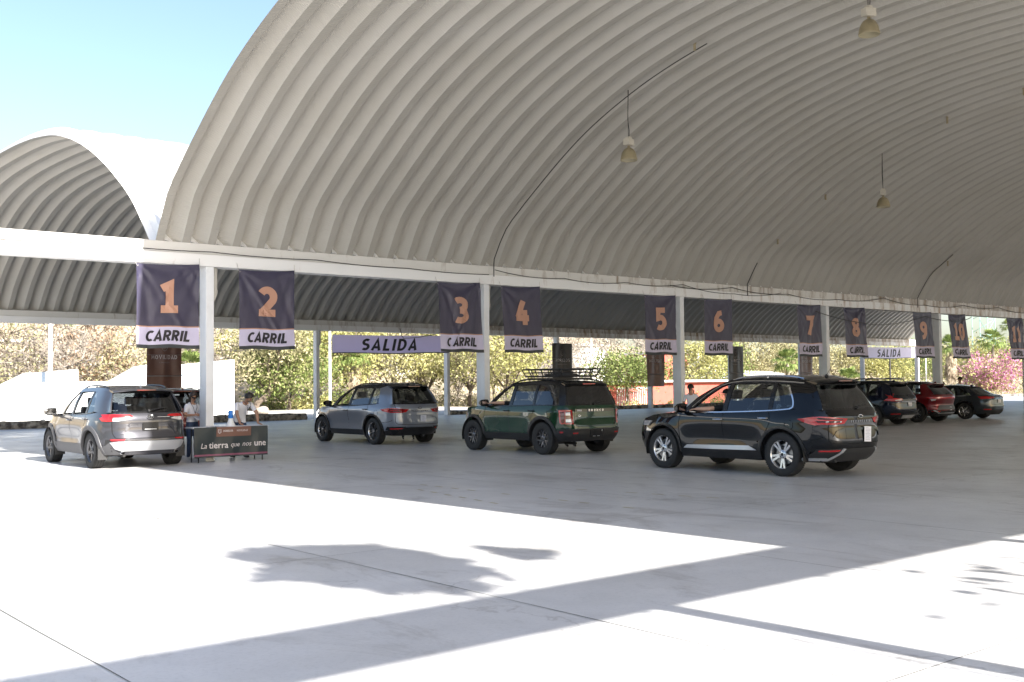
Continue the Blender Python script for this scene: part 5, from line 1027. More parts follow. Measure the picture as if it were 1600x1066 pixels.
S2 = crossover('black'); S2['label'] = 'glossy black crossover with chrome window line, nearest car at the right'; build_car(S2, (16.86, 11.78, 0), R(.2)).scale = (1.03, 1.06, 1.075)
# ---------------------------------------------------------------- model 2: compact crossover in grey
S = dict(name='parked_car', cat='car', label='dark grey crossover half in the sun beside the table, leftmost car', W=[(.2, .80), (.32, .86), (.45, .905), (.65, .915), (.85, .92), (.98, .90), (1.08, .865), (1.35, .78), (1.58, .665), (1.64, .62)],
    xr=[(.2, -.70), (.32, -.82), (.45, -.90), (.58, -.93), (.75, -.87), (.95, -.875), (1.06, -.86), (1.14, -.80), (1.35, -.66), (1.58, -.50), (1.62, -.46)],
    xfl=[(.2, 3.45), (.35, 3.58), (.55, 3.62), (.75, 3.58), (.92, 3.5), (1.0, 3.4)], xfu=[(.9, 2.60), (1.10, 2.37), (1.32, 1.98), (1.54, 1.56), (1.62, 1.42)], wr=.360, wb=2.69, sill=.32, zlow=.28, agap=.07,
    belt=[(-.62, 1.18), (-.35, 1.15), (.2, 1.10), (1.0, 1.07), (1.9, 1.045), (2.25, 1.04)], hood=[(3.36, .95), (3.05, 1.01), (2.7, 1.04), (2.4, 1.06), (2.25, 1.08)], cowl=1.07, zglass=1.13,
    roof=[(-.48, 1.575), (-.2, 1.615), (.3, 1.64), (.8, 1.64), (1.15, 1.61), (1.45, 1.54)], crown=.045, paint='p_grey', flare=.03, waist=.05, crease=.015, creasez=1.02, clad=('plastgrey', .085), sillh=.16, spl=.17, rgw=.86,
    style=dict(kind='five', n=5, rim=.235, m0='alloygrey', m1='alloydark'), handles=[(1.32, .965), (.34, 1.0)], mirror=(2.05, 1.08), mirrorm='plate', rails=('plate', .03, -.2, 1.2), fin=(-.30, 'p_grey'))
S['wins'] = [('f', 'g_mid', [(1.26, 1.08), (2.12, 1.07), (1.95, 1.18), (1.66, 1.38), (1.45, 1.50), (1.28, 1.55), (1.22, 1.555)], True), ('r', 'g_mid', [(.42, 1.11), (1.20, 1.085), (1.16, 1.56), (.55, 1.575), (.42, 1.57)], True), ('q', 'g_dark', [(-.02, 1.155), (.38, 1.115), (.38, 1.565), (.22, 1.55)], False)]
S['pillars'] = [('black', [(1.18, 1.07), (1.28, 1.07), (1.24, 1.58), (1.14, 1.58)]), ('black', [(.36, 1.09), (.44, 1.09), (.44, 1.59), (.36, 1.59)]),
    ('paint', [(2.10, 1.05), (2.30, 1.04), (2.16, 1.17), (1.98, 1.32), (1.70, 1.48), (1.46, 1.565), (1.28, 1.62), (1.22, 1.62), (1.22, 1.555), (1.28, 1.55), (1.45, 1.50), (1.66, 1.38), (1.95, 1.18)]),
    ('paint', [(.20, 1.548), (.38, 1.565), (1.23, 1.555), (1.23, 1.625), (.8, 1.645), (.3, 1.645), (-.1, 1.63), (-.28, 1.605), (-.28, 1.56)]),
    ('paint', [(-.30, 1.135), (-.04, 1.15), (.20, 1.548), (.10, 1.585), (-.28, 1.605), (-.43, 1.58), (-.455, 1.53), (-.56, 1.40), (-.64, 1.28), (-.69, 1.20), (-.70, 1.14)])]
S['trims'] = [('window_trim', 'plate', [(2.16, 1.062), (1.6, 1.062), (.9, 1.08), (.2, 1.115), (-.04, 1.145)], .022, .009, 0)]
S['gaps'] = [[(1.24, 1.06), (1.26, .8), (1.22, .5)], [(2.22, 1.03), (2.28, .8), (2.20, .52)], [(.36, 1.08), (.30, .95), (.40, .78), (.50, .62)]]
S['rgaps'] = [[(0, .62), (.58, .62), (.68, .66), (.71, .80), (.71, 1.12)]]
S['lamps'] = [('tail_light', 'lens', [(-.42, 1.02), (-.62, 1.085), (-.735, 1.095), (-.735, .965), (-.62, .955), (-.50, .96)], [(.81, 1.095), (.40, 1.085), (.34, 1.055), (.52, 1.035), (.81, 1.035)], .014), ('reversing_light', 'lensclear', None, [(.81, 1.03), (.50, 1.03), (.42, 1.00), (.60, .965), (.81, .96)], .010)]
S['rearparts'] = [('skid_plate', 'silverp', [(-.62, .56), (.62, .56), (.74, .54), (.66, .42), (.54, .37), (-.54, .37), (-.66, .42), (-.74, .54)], .02, False), ('lower_valance', 'plast', [(-.60, .37), (.60, .37), (.74, .30), (-.74, .30)], .0, False), ('bumper_side', 'plast', [(.60, .59), (.80, .60), (.80, .30), (.66, .30), (.75, .54)], .004, True),
    ('reflector', 'lens', [(.50, .605), (.74, .60), (.72, .575), (.52, .58)], .016, True), ('tailgate_rib', 'p_grey', [(-.40, .935), (.40, .935), (.58, .70), (.52, .70), (.37, .905), (-.37, .905), (-.52, .70), (-.58, .70)], .018, False),
    ('number_plate', 'plate', [(-.16, .93), (.16, .93), (.16, .77), (-.16, .77)], .024, False), ('plate_strip', 'silverp', [(-.12, .80), (.12, .80), (.12, .785), (-.12, .785)], .030, False)]
S['sideparts'] = [('bumper_side', 'plastgrey', [(-.735, .29), (-.735, .56), (-.60, .48), (-.47, .44), (-.48, .29)], .008)]
S['frontparts'] = [('headlight', 'lensclear', [(.40, .90), (.78, .93), (.78, .84), (.46, .82)], .01, True), ('grille', 'plate', [(-.40, .84), (.40, .84), (.50, .50), (-.50, .50)], .01, False)]
def post(t, c, rr_, sd, su, rtext):
    ovalring(t, rr_, 0, 1.035, .062, .042, .006, 'chrome', 'badge', .016); ovalring(t, rr_, 0, 1.05, .042, .016, .005, 'chrome', 'badge', .018); ovalring(t, rr_, 0, 1.035, .018, .036, .005, 'chrome', 'badge', .018)
    for xx in (-.46, 2.22):
        for sg in (1, -1): mb = MB(); mb.box(xx, xx+.02, min(sg*.70, sg*.89), max(sg*.70, sg*.89), .19, .42); mb.build('mud_flap', M['plast'], t)
    mb = MB(); mb.box(c.x_rear(.25, 1.03)-.008, c.x_rear(.25, 1.03)+.01, -.40, -.15, 1.032, 1.040); mb.build('model_badge', M['silverp'], t)
    for sg in (1, -1):
        mb = MB(); B = Matrix.Translation((-.83, sg*.54, .325)) @ Matrix.Rotation(-math.pi/2, 4, 'Y') @ Matrix.Scale(.62, 4, (1, 0, 0)) @ Matrix.Scale(.85, 4); mb.lathe([(.048, -.12), (.052, -.02), (.052, .03), (.046, .04), (.042, .02), (.04, -.1)], 18, M4=B); mb.build('exhaust_tip', M['chrome'], t)
S['post'] = post; build_car(S, (8.66, 23.32, 0), R(.3)).scale = (1.02, 1.055, 1.035)
# ---------------------------------------------------------------- model 3: boxy green off-roader with roof basket
S = dict(name='parked_car', cat='car', label='green boxy off-road car with a black roof basket, between lanes 3 and 4', W=[(.25, .80), (.36, .87), (.46, .92), (.62, .925), (.90, .93), (1.02, .92), (1.10, .89), (1.20, .865), (1.45, .78), (1.60, .72), (1.70, .65)],
    xr=[(.25, -.66), (.36, -.78), (.46, -.84), (.60, -.86), (.85, -.82), (1.05, -.81), (1.15, -.78), (1.40, -.68), (1.62, -.57), (1.68, -.53)],
    xfl=[(.25, 3.35), (.4, 3.48), (.6, 3.52), (.8, 3.50), (1.0, 3.44), (1.08, 3.36)], xfu=[(.95, 2.46), (1.14, 2.28), (1.35, 1.98), (1.56, 1.62), (1.66, 1.45)], wr=.375, wb=2.67, sill=.36, zlow=.32, agap=.075,
    belt=[(-.60, 1.13), (-.35, 1.13), (.2, 1.125), (1.0, 1.11), (1.9, 1.095), (2.2, 1.09)], hood=[(3.40, 1.00), (3.05, 1.06), (2.7, 1.085), (2.35, 1.10), (2.2, 1.12)], cowl=1.12, zglass=1.14,
    roof=[(-.55, 1.625), (-.2, 1.665), (.3, 1.685), (.8, 1.685), (1.15, 1.66), (1.48, 1.585)], crown=.035, paint='p_green', roofm='p_black', spm='p_black', flare=.012, waist=.015, crease=.016, creasez=1.02, clad=('plast', .07), sillh=.12, spl=.06, rgw=.84, dpaint=0, brightbrake=1,
    nr=[(0.3, 6), (1.0, 7), (1.6, 8)], style=dict(kind='split', n=6, rim=.222, m0='alloygrey', m1='alloydark', darklip=1), handles=[(1.28, .995), (.36, 1.005)], handlem='p_black', mirror=(1.98, 1.13), mirrorm='plate', rails=('plate', .035, -.40, 1.3))
S['wins'] = [('f', 'g_mid', [(1.22, 1.13), (2.04, 1.115), (1.88, 1.22), (1.62, 1.42), (1.45, 1.54), (1.32, 1.585), (1.18, 1.60)], True), ('r', 'g_dark', [(.36, 1.145), (1.14, 1.13), (1.12, 1.605), (.48, 1.62), (.36, 1.615)], False), ('q', 'g_dark', [(-.52, 1.15), (.30, 1.145), (.30, 1.615), (-.30, 1.60), (-.40, 1.57)], False)]
S['pillars'] = [('black', [(1.12, 1.11), (1.24, 1.11), (1.20, 1.63), (1.09, 1.63)]), ('black', [(.29, 1.12), (.37, 1.12), (.37, 1.64), (.29, 1.64)]),
    ('black', [(2.02, 1.10), (2.24, 1.09), (2.08, 1.22), (1.90, 1.37), (1.66, 1.52), (1.50, 1.60), (1.28, 1.67), (1.18, 1.67), (1.18, 1.60), (1.32, 1.585), (1.45, 1.54), (1.62, 1.42), (1.88, 1.22)]),
    ('black', [(-.40, 1.57), (-.30, 1.60), (.30, 1.615), (1.19, 1.60), (1.19, 1.67), (.8, 1.69), (.3, 1.69), (-.1, 1.68), (-.48, 1.64), (-.52, 1.60)]), ('black', [(-.50, 1.13), (-.52, 1.15), (-.40, 1.57), (-.50, 1.62), (-.525, 1.58), (-.60, 1.42), (-.67, 1.25), (-.70, 1.14)])]
S['trims'] = [('window_trim', 'plate', [(2.1, 1.105), (1.6, 1.105), (.9, 1.122), (.2, 1.137), (-.55, 1.142)], .02, .009, 0)]
S['gaps'] = [[(1.20, 1.10), (1.22, .8), (1.18, .5)], [(2.14, 1.08), (2.20, .8), (2.14, .50)], [(.32, 1.11), (.28, 1.0), (.42, .80), (.52, .64)], [(-.20, 1.0), (-.36, 1.0), (-.37, .86), (-.22, .85), (-.19, 1.0)]]
S['rgaps'] = [[(0, .66), (.50, .66), (.60, .70), (.62, .85), (.62, 1.12)]]
S['lamps'] = [('tail_light', 'lens', [(-.56, 1.02), (-.70, 1.03), (-.70, .72), (-.63, .71), (-.58, .74)], [(.81, 1.03), (.68, 1.03), (.66, .71), (.81, .71)], .016), ('lamp_bar', 'lensdark', [(-.60, .99), (-.69, 1.0), (-.69, .74), (-.64, .74), (-.615, .76)], [(.80, 1.0), (.71, 1.0), (.69, .74), (.80, .74)], .020), ('reversing_light', 'lensclear', None, [(.80, .98), (.73, .98), (.725, .91), (.80, .91)], .026), ('reversing_light', 'lensclear', None, [(.80, .82), (.72, .82), (.715, .76), (.80, .76)], .026)]
S['rearparts'] = [('rear_bumper', 'plast', [(-.81, .60), (.81, .60), (.83, .45), (.78, .33), (-.78, .33), (-.83, .45)], .022, False), ('reflector', 'lens', [(.56, .525), (.68, .525), (.67, .495), (.56, .495)], .030, True), ('number_plate_recess', 'plate', [(-.22, .585), (.22, .585), (.20, .43), (-.20, .43)], .026, False), ('plate_strip', 'silverp', [(-.10, .445), (-.02, .445), (-.02, .435), (-.10, .435)], .030, False), ('plate_strip', 'silverp', [(.03, .445), (.11, .445), (.11, .435), (.03, .435)], .030, False), ('plate_strip', 'silverp', [(-.16, .575), (-.14, .575), (-.14, .54), (-.16, .54)], .030, False),
    ('tailgate_step', 'p_green', [(-.58, .90), (.58, .90), (.58, .88), (-.58, .88)], .012, False), ('tailgate_band', 'p_black', [(-.60, 1.05), (.60, 1.05), (.60, .985), (-.60, .985)], .006, False)]
S['sideparts'] = [('bumper_side', 'plast', [(-.70, .33), (-.70, .60), (-.56, .60), (-.46, .52), (-.42, .42), (-.42, .33)], .018), ('side_reflector', 'lens', [(-.66, .55), (-.58, .55), (-.58, .515), (-.66, .515)], .026)]
S['frontparts'] = [('headlight', 'lensclear', [(.50, .94), (.80, .94), (.78, .78), (.52, .78)], .01, True), ('grille', 'plate', [(-.48, .94), (.48, .94), (.48, .72), (-.48, .72)], .01, False)]
def post(t, c, rr_, sd, su, rtext):
    rtext('BRONCO', .050, -.02, 1.018, 'lensclear', sx=1.35, gap=.55, sw=.26, off=.014); ovalring(t, rr_, .50, .90, .038, .018, .004, 'chrome', 'badge', .02)
    mb = MB()
    for i in range(4): mb.box(c.x_rear(.4, 1.02)-.012, c.x_rear(.4, 1.02), .42+.035*i, .445+.035*i, 1.00, 1.036)
    mb.build('flag_badge', M['silverp'], t)
    b = bpy.data.objects.new('roof_basket', None); COL.objects.link(b); b.parent = t; b.location = (.36, 0, 1.80)
    mb = MB(); x0, x1, y0, z1 = -.64, .64, .54, .17; r = .020
    def loop(xa, xb, yb, z, rr2): mb.tube([(xa, -yb, z), (xb-.08, -yb, z), (xb, -yb+.1, z), (xb, yb-.1, z), (xb-.08, yb, z), (xa+.08, yb, z), (xa, yb-.1, z), (xa, -yb+.1, z), (xa+.08, -yb, z), (xb-.09, -yb, z)], rr2, 6)
    loop(x0-.10, x1+.10, y0+.07, z1, r); loop(x0, x1, y0, 0, r); loop(x0-.07, x1+.07, y0+.045, z1*.55, .013); mb.build('basket_rail', BLm, b)
    mb = MB()
    for i in range(9):
        y = -y0+.05+i*(2*y0-.1)/8; mb.tube([(x0, y, 0), (x1, y, 0)], .012, 5)
    for i in range(6): x = x0+(x1-x0)*i/5; mb.tube([(x, -y0, .012), (x, y0, .012)], .012, 5)
    mb.build('basket_floor', BLm, b)
    for i in range(7):
        x = x0+(x1-x0)*i/6
        for sg in (1, -1): mb = MB(); mb.tube([(x, sg*y0, 0), (x*1.12, sg*(y0+.07), z1)], .013, 5); mb.build('basket_stay', BLm, b)
    for sg in (1, -1):
        for yy in (-.3, 0, .3): mb = MB(); mb.tube([(sg*x1, yy, 0), (sg*(x1+.10), yy, z1)], .013, 5); mb.build('basket_stay', BLm, b)
    mb = MB(); mb.box(-.5, .5, -.09, .09, .02, .07); mb.build('wind_deflector', BLm, b)
    for xx in (-.35, .42): mb = MB(); mb.box(xx-.025, xx+.025, -.66, .66, -.075, -.03); mb.build('cross_bar', BLm, b)
    p = su(-.42, 1.45, -1)
BLm = M['plast']; S['post'] = post; build_car(S, (17.88, 19.38, 0), R(-.8)).scale = (1.03, 1.04, 1.03)
# ---------------------------------------------------------------- model 4: dark blue crossover with roof bars
def generic(label, paint_, **k):
    S = dict(crossover('silver')); S['label'] = label; S['paint'] = paint_; S['roofm'] = paint_; S['spm'] = paint_; S['post'] = None; S['style'] = dict(kind='five', n=5, rim=.235, m0='alloy', m1='alloydark'); S['handlem'] = paint_; S['fin'] = (-.3, paint_)
    S['rearparts'] = [p for p in S['rearparts'] if p[0] not in ('tailgate_crease',)]; S.update(k); return S
def post(t, c, rr_, sd, su, rtext):
    sheet(t, c, -.02, .78, .24, .14); rtext('NISSAN', .02, 0, .99, 'silverp', sx=1.4, gap=.6)
    for sg in (1, -1):
        mb = MB(); mb.tube([(-.38, sg*.60, 1.63), (-.36, sg*.60, 1.71), (.5, sg*.60, 1.73), (1.2, sg*.58, 1.70), (1.25, sg*.58, 1.60)], .022, 8); mb.build('roof_bar', M['plate'], t)
        mb = MB(); mb.tube([(-.34, sg*.60, 1.725), (.35, sg*.60, 1.745)], .02, 8); mb.build('roof_bar_cover', M['silverp'], t)
S = generic('dark blue crossover with roof bars and boomerang tail lights, just right of the black one', 'p_navy', post=post, rails=None,
    lamps=[('tail_light', 'lens', [(-.44, .93), (-.56, 1.00), (-.66, 1.16), (-.735, 1.18), (-.735, .90)], [(.80, 1.15), (.74, 1.02), (.44, .985), (.46, .92), (.66, .90), (.80, .90)], .014), ('reversing_light', 'lensclear', None, [(.72, .95), (.50, .965), (.50, .925), (.70, .92)], .02)])
S['rearparts'] = S['rearparts']+[('skid_plate', 'silverp', [(-.40, .40), (.40, .40), (.34, .29), (-.34, .29)], .03, False), ('tailgate_crease', 'silverp', [(-.46, .895), (.46, .895), (.46, .87), (-.46, .87)], .014, False)]
build_car(S, (36.62, 22.35, 0), R(0))
def post(t, c, rr_, sd, su, rtext):
    sheet(t, c, -.20, .50, .17, .20)
S = generic('bright red crossover with a silver tailgate light bar, third car from the right edge', 'p_red', post=post, rails=None, spl=.20,
    xr=[(.2, -.62), (.30, -.76), (.42, -.85), (.55, -.86), (.70, -.80), (.86, -.86), (.98, -.88), (1.08, -.84), (1.30, -.60), (1.50, -.28), (1.60, -.2)], roof=[(-.30, 1.50), (0, 1.545), (.4, 1.565), (.8, 1.565), (1.2, 1.54), (1.48, 1.48)],
    lamps=[('tail_light', 'lens', [(-.40, .97), (-.60, 1.0), (-.745, 1.0), (-.745, .93), (-.60, .92)], [(.82, 1.0), (.0, .985), (.0, .93), (.60, .93), (.82, .93)], .012), ('reversing_light', 'lensclear', None, [(.82, .92), (.70, .93), (.72, .86), (.80, .84)], .012)])
S['pillars'] = [p for p in S['pillars'][:3]]+[('black', [(-.06, 1.46), (.24, 1.49), (1.25, 1.50), (1.25, 1.57), (.8, 1.575), (.3, 1.572), (-.1, 1.55), (-.28, 1.51)]), ('paint', [(-.30, 1.10), (-.20, 1.112), (-.10, 1.34), (-.06, 1.46), (-.26, 1.515), (-.31, 1.46), (-.50, 1.30), (-.66, 1.14), (-.70, 1.10)])]
S['wins'] = [(a, b, [(x, min(z, 1.49)) for x, z in pl], o_) for a, b, pl, o_ in S['wins']]
S['rearparts'] = S['rearparts']+[('tailgate_recess', 'plastgrey', [(-.52, .72), (.52, .72), (.66, .50), (-.66, .50)], .008, False), ('bumper_trim', 'chrome', [(-.55, .40), (.55, .40), (.74, .50), (.76, .47), (.58, .36), (-.58, .36), (-.76, .47), (-.74, .50)], .03, False)]
build_car(S, (40.30, 22.75, 0), R(0))
def post(t, c, rr_, sd, su, rtext):
    sheet(t, c, -.05, .74, .26, .15)
S = generic('low charcoal sedan with a sloping boot, farthest car at the right', 'p_dark', post=post, rails=None, spoiler=0, wiper=0, cat='car',
    W=[(.18, .80), (.28, .86), (.42, .90), (.62, .915), (.80, .90), (.92, .86), (1.0, .83), (1.2, .72), (1.36, .60), (1.42, .55)], xr=[(.18, -.90), (.3, -1.02), (.5, -1.08), (.7, -1.06), (.90, -1.05), (.98, -1.0), (1.05, -.62), (1.2, -.32), (1.35, .05), (1.42, .2)],
    xfl=[(.2, 3.45), (.35, 3.58), (.5, 3.62), (.7, 3.55), (.82, 3.4)], xfu=[(.85, 2.5), (.98, 2.3), (1.2, 1.85), (1.36, 1.47), (1.42, 1.33)], wr=.335, wb=2.71, sill=.24, zlow=.22,
    belt=[(-.70, 1.0), (-.3, .985), (.2, .955), (1.0, .93), (1.9, .90), (2.25, .89)], hood=[(3.28, .76), (3.0, .83), (2.65, .88), (2.4, .905), (2.25, .92)], cowl=.92, zglass=1.0, roof=[(.0, 1.335), (.3, 1.385), (.7, 1.41), (1.0, 1.405), (1.2, 1.38), (1.38, 1.33)], crown=.035, mirror=(1.98, .93), handles=[(1.3, .82), (.4, .86)], floor=.38,
    lamps=[('tail_light', 'lens', [(-.55, .93), (-.78, .96), (-.88, .95), (-.88, .84), (-.75, .85)], [(.80, .95), (.36, .93), (.42, .87), (.80, .84)], .012)], fin=(.1, 'p_dark'))
S['wins'] = [('f', 'g_mid', [(1.20, .945), (2.05, .925), (1.85, 1.05), (1.58, 1.20), (1.35, 1.29), (1.16, 1.315)], False), ('r', 'g_mid', [(.20, .975), (1.12, .948), (1.09, 1.32), (.55, 1.34), (.35, 1.32), (.22, 1.2)], False), ('q', 'g_mid', [(-.28, .995), (.14, .98), (.16, 1.2), (.2, 1.26), (.02, 1.20)], False)]
S['pillars'] = [('black', [(1.10, .93), (1.22, .93), (1.18, 1.345), (1.07, 1.345)]), ('black', [(.12, .955), (.22, .955), (.24, 1.2), (.37, 1.33), (.24, 1.33), (.14, 1.22)]),
    ('paint', [(2.03, .905), (2.25, .89), (2.08, 1.02), (1.80, 1.17), (1.55, 1.29), (1.38, 1.345), (1.16, 1.38), (1.16, 1.315), (1.35, 1.29), (1.58, 1.20), (1.85, 1.05)]), ('paint', [(.35, 1.32), (.55, 1.34), (1.16, 1.315), (1.16, 1.39), (.7, 1.415), (.3, 1.39), (.02, 1.345), (.1, 1.28), (.2, 1.26)]),
    ('paint', [(-.30, .975), (-.28, .995), (.02, 1.20), (.2, 1.26), (.1, 1.30), (.02, 1.345), (-.05, 1.30), (-.20, 1.22), (-.42, 1.09), (-.56, 1.0)])]
S['trims'] = [('window_trim', 'chrome', [(2.1, .915), (1.5, .928), (.9, .945), (.2, .968), (-.28, .985)], .015, .008, 0)]
S['gaps'] = [[(1.18, .92), (1.2, .7), (1.18, .35)], [(2.2, .88), (2.24, .6), (2.18, .33)], [(.18, .94), (.2, .8), (.36, .62), (.42, .36)]]; S['rgaps'] = [[(0, .62), (.5, .62), (.56, .66), (.56, .98)]]; S['sideparts'] = []
S['rearparts'] = [('lower_valance', 'plast', [(-.62, .38), (.62, .38), (.70, .23), (-.70, .23)], .014, False), ('reflector', 'lens', [(.55, .43), (.76, .43), (.76, .40), (.56, .40)], .014, True), ('bumper_step', 'p_dark', [(-.74, .58), (.74, .58), (.74, .54), (-.74, .54)], .02, False)]
build_car(S, (44.65, 23.1, 0), R(2))
# maroon car with its tailgate up, behind the woman
S = generic('maroon car behind the woman, mostly hidden by her and the first column', 'p_maroon'); build_car(S, (12.9, 31.2, 0), R(-4))
# ============================================================ TABLE AND SMALL THINGS
M['tablecloth'] = mat('dark_green_vinyl', (.016, .027, .033), .4, var=.15, vscale=4); M['clothtop'] = mat('white_table_top', (.62, .64, .68), .6, var=.08, vscale=5); M['bandpurple'] = mat('purple_band', (.22, .07, .12), .5); M['labelbrown'] = mat('brown_label', (.16, .075, .055), .5); M['bluep'] = mat('blue_plastic', (.01, .16, .55), .4); M['whitep'] = mat('white_plastic', (.7, .7, .7), .4)
TY = 23.0; a_ = at(303, 669, TY); b_ = at(418, 664, TY); TH = (a_.z+b_.z)/2; TW = b_.x-a_.x; zb_ = at(304, 716, TY).z
t = thing('folding_table', 'long table with a dark green front banner under the first white column', 'table', (a_.x, TY, 0))
m = MB(); m.box(-.02, TW+.02, 0, .46, TH-.03, TH); m.build('table_top', M['clothtop'], t, bevel=.006)
for lx in (.12, TW-.12):
    for ly in (.03, .42): m = MB(); m.tube([(lx, ly, 0), (lx, ly, TH-.03)], .013, 6); m.build('leg', M['cable'], t)
def tf_(u, v, off=0.): return (u, -.006-off-.012*math.sin(u*8+v*3)*min(1, v*3)-.008*math.sin(u*21+1)*v, TH-.004-v)
HH = TH-zb_; bn = thing('front_banner', 'dark green slogan banner hanging over the front of the table', 'banner', (a_.x, TY, 0))
strip(tf_, 0, TW, 0, HH-.07, M['tablecloth'], 'cloth', bn, 40, 12); strip(tf_, 0, TW, HH-.07, HH-.03, M['bandpurple'], 'purple_band', bn, 40, 1); strip(tf_, 0, TW, HH-.03, HH, M['tablecloth'], 'hem', bn, 40, 1)
lc = TW*.53; strip(lambda u, v, o=0.: tf_(u, v, .006), lc-.42, lc+.42, 0, .215, M['labelbrown'], 'brown_label', bn, 12, 3)
glyph_obj('label_word', 'MORELOS', .045, M['paletext'], lambda x, y, z: tf_(lc-.145+x, .09-y, .010+z), bn, sw=.17, gap=.1, cell=0); glyph_obj('label_word', 'MOVILIDAD', .045, M['paletext'], lambda x, y, z: tf_(lc+.20+x, .09-y, .010+z), bn, sw=.13, gap=.1, cell=0)
m = MB(); q = lambda x, y: Vector(tf_(lc-.345+x, .10-y, .014)); P = [q(*p) for p in ((-.035, .045), (.035, .045), (.035, -.02), (0, -.05), (-.035, -.02))]; m.tube(P+[P[0]], .005, 4, cap=False); P = [q(*p) for p in ((-.018, .025), (.018, .025), (.018, -.01), (0, -.03), (-.018, -.01))]; m.tube(P+[P[0]], .004, 4, cap=False); m.build('crest', M['paletext'], bn)
x_ = .14; yb = HH*.60
for wtxt, sz, bd, sh, w_ in (('La', .165, .0, .2, .20), ('tierra', .20, .014, .0, .47), ('que', .155, .0, .25, .27), ('nos', .155, .0, .25, .27), ('une', .20, .014, .0, .34)):
    text_obj('slogan_word', wtxt, sz, M['paletext'], (lambda xc: lambda x, y: tf_(xc+x, yb-y-(xc-1)*.02, .010))(x_+w_/2-.02), bn, bold=bd, shear=sh, cell=.15); x_ += w_+.02
# megaphone standing mouth down on the table
p = at(361, 662, TY+.15); t = thing('megaphone', 'blue and white megaphone standing mouth down on the table', 'megaphone', (p.x, TY+.17, TH))
m = MB(); m.lathe([(.115, 0), (.118, .01), (.09, .05), (.062, .12), (.050, .18)], 20); m.build('horn', M['whitep'], t); m = MB(); m.lathe([(.051, .181), (.056, .19), (.056, .34), (.048, .36), (.001, .362)], 20); m.build('body', M['bluep'], t); m = MB(); m.tube([(-.055, 0, .31), (-.12, 0, .29), (-.12, 0, .17), (-.06, 0, .16)], .012, 6); m.build('handle', M['cable'], t)
def paper_at(px, Y, z, lab, rx=0, rz=.2, sz=(.21, .28), group='papers on the table'):
    m = MB(); m.grid([[(sz[0]*(i/3-.5), sz[1]*(j/3-.5), .004*math.sin(i+j)) for j in range(4)] for i in range(4)], flip=True); m.box(-.09, .09, -.1, -.096, .006, .007); o = m.build('paper', M['paper'], loc=(xat(px, Y), Y, z)); o.rotation_euler = (rx, 0, rz); tag(o, lab, 'paper', group)
paper_at(345, TY+.28, TH+.004, 'sheet of paper lying beside the megaphone, left side'); paper_at(331, TY+.12, TH+.008, 'sheet of paper lying in front of the first column', rz=-.3)
# ============================================================ PEOPLE
M['skin'] = mat('skin', (.36, .20, .13), .55, var=.08, vscale=9); M['skinlight'] = mat('light_skin', (.50, .30, .21), .55, var=.06, vscale=9); M['hair'] = mat('dark_hair', (.012, .009, .007), .5, bump=.3, bscale=90); M['brownhair'] = mat('brown_hair', (.03, .018, .012), .5, bump=.3, bscale=90)
M['tshirt'] = mat('white_tshirt', (.68, .69, .74), .8, var=.05, vscale=8, bump=.2, bscale=9); M['jeans'] = mat('blue_jeans', (.030, .055, .12), .8, var=.3, vscale=12, bump=.15, bscale=60); M['blackcl'] = mat('black_clothes', (.012, .012, .014), .8, bump=.2, bscale=9); M['shoe'] = mat('white_shoes', (.6, .6, .6), .6); M['darkshoe'] = mat('dark_shoes', (.02, .018, .017), .5); M['sunglass'] = mat('sunglasses', (.008, .008, .009), .1); M['lanyard'] = mat('lanyard', (.03, .02, .05), .6)
RAD = dict(pelvis=.125, spine=.118, chest=.128, neck=.052, headb=.072, head=.094, top=.072, sh=.072, el=.043, wr=.028, palm=.030, hip=.098, kn=.062, an=.046, heel=.040, toe=.034)
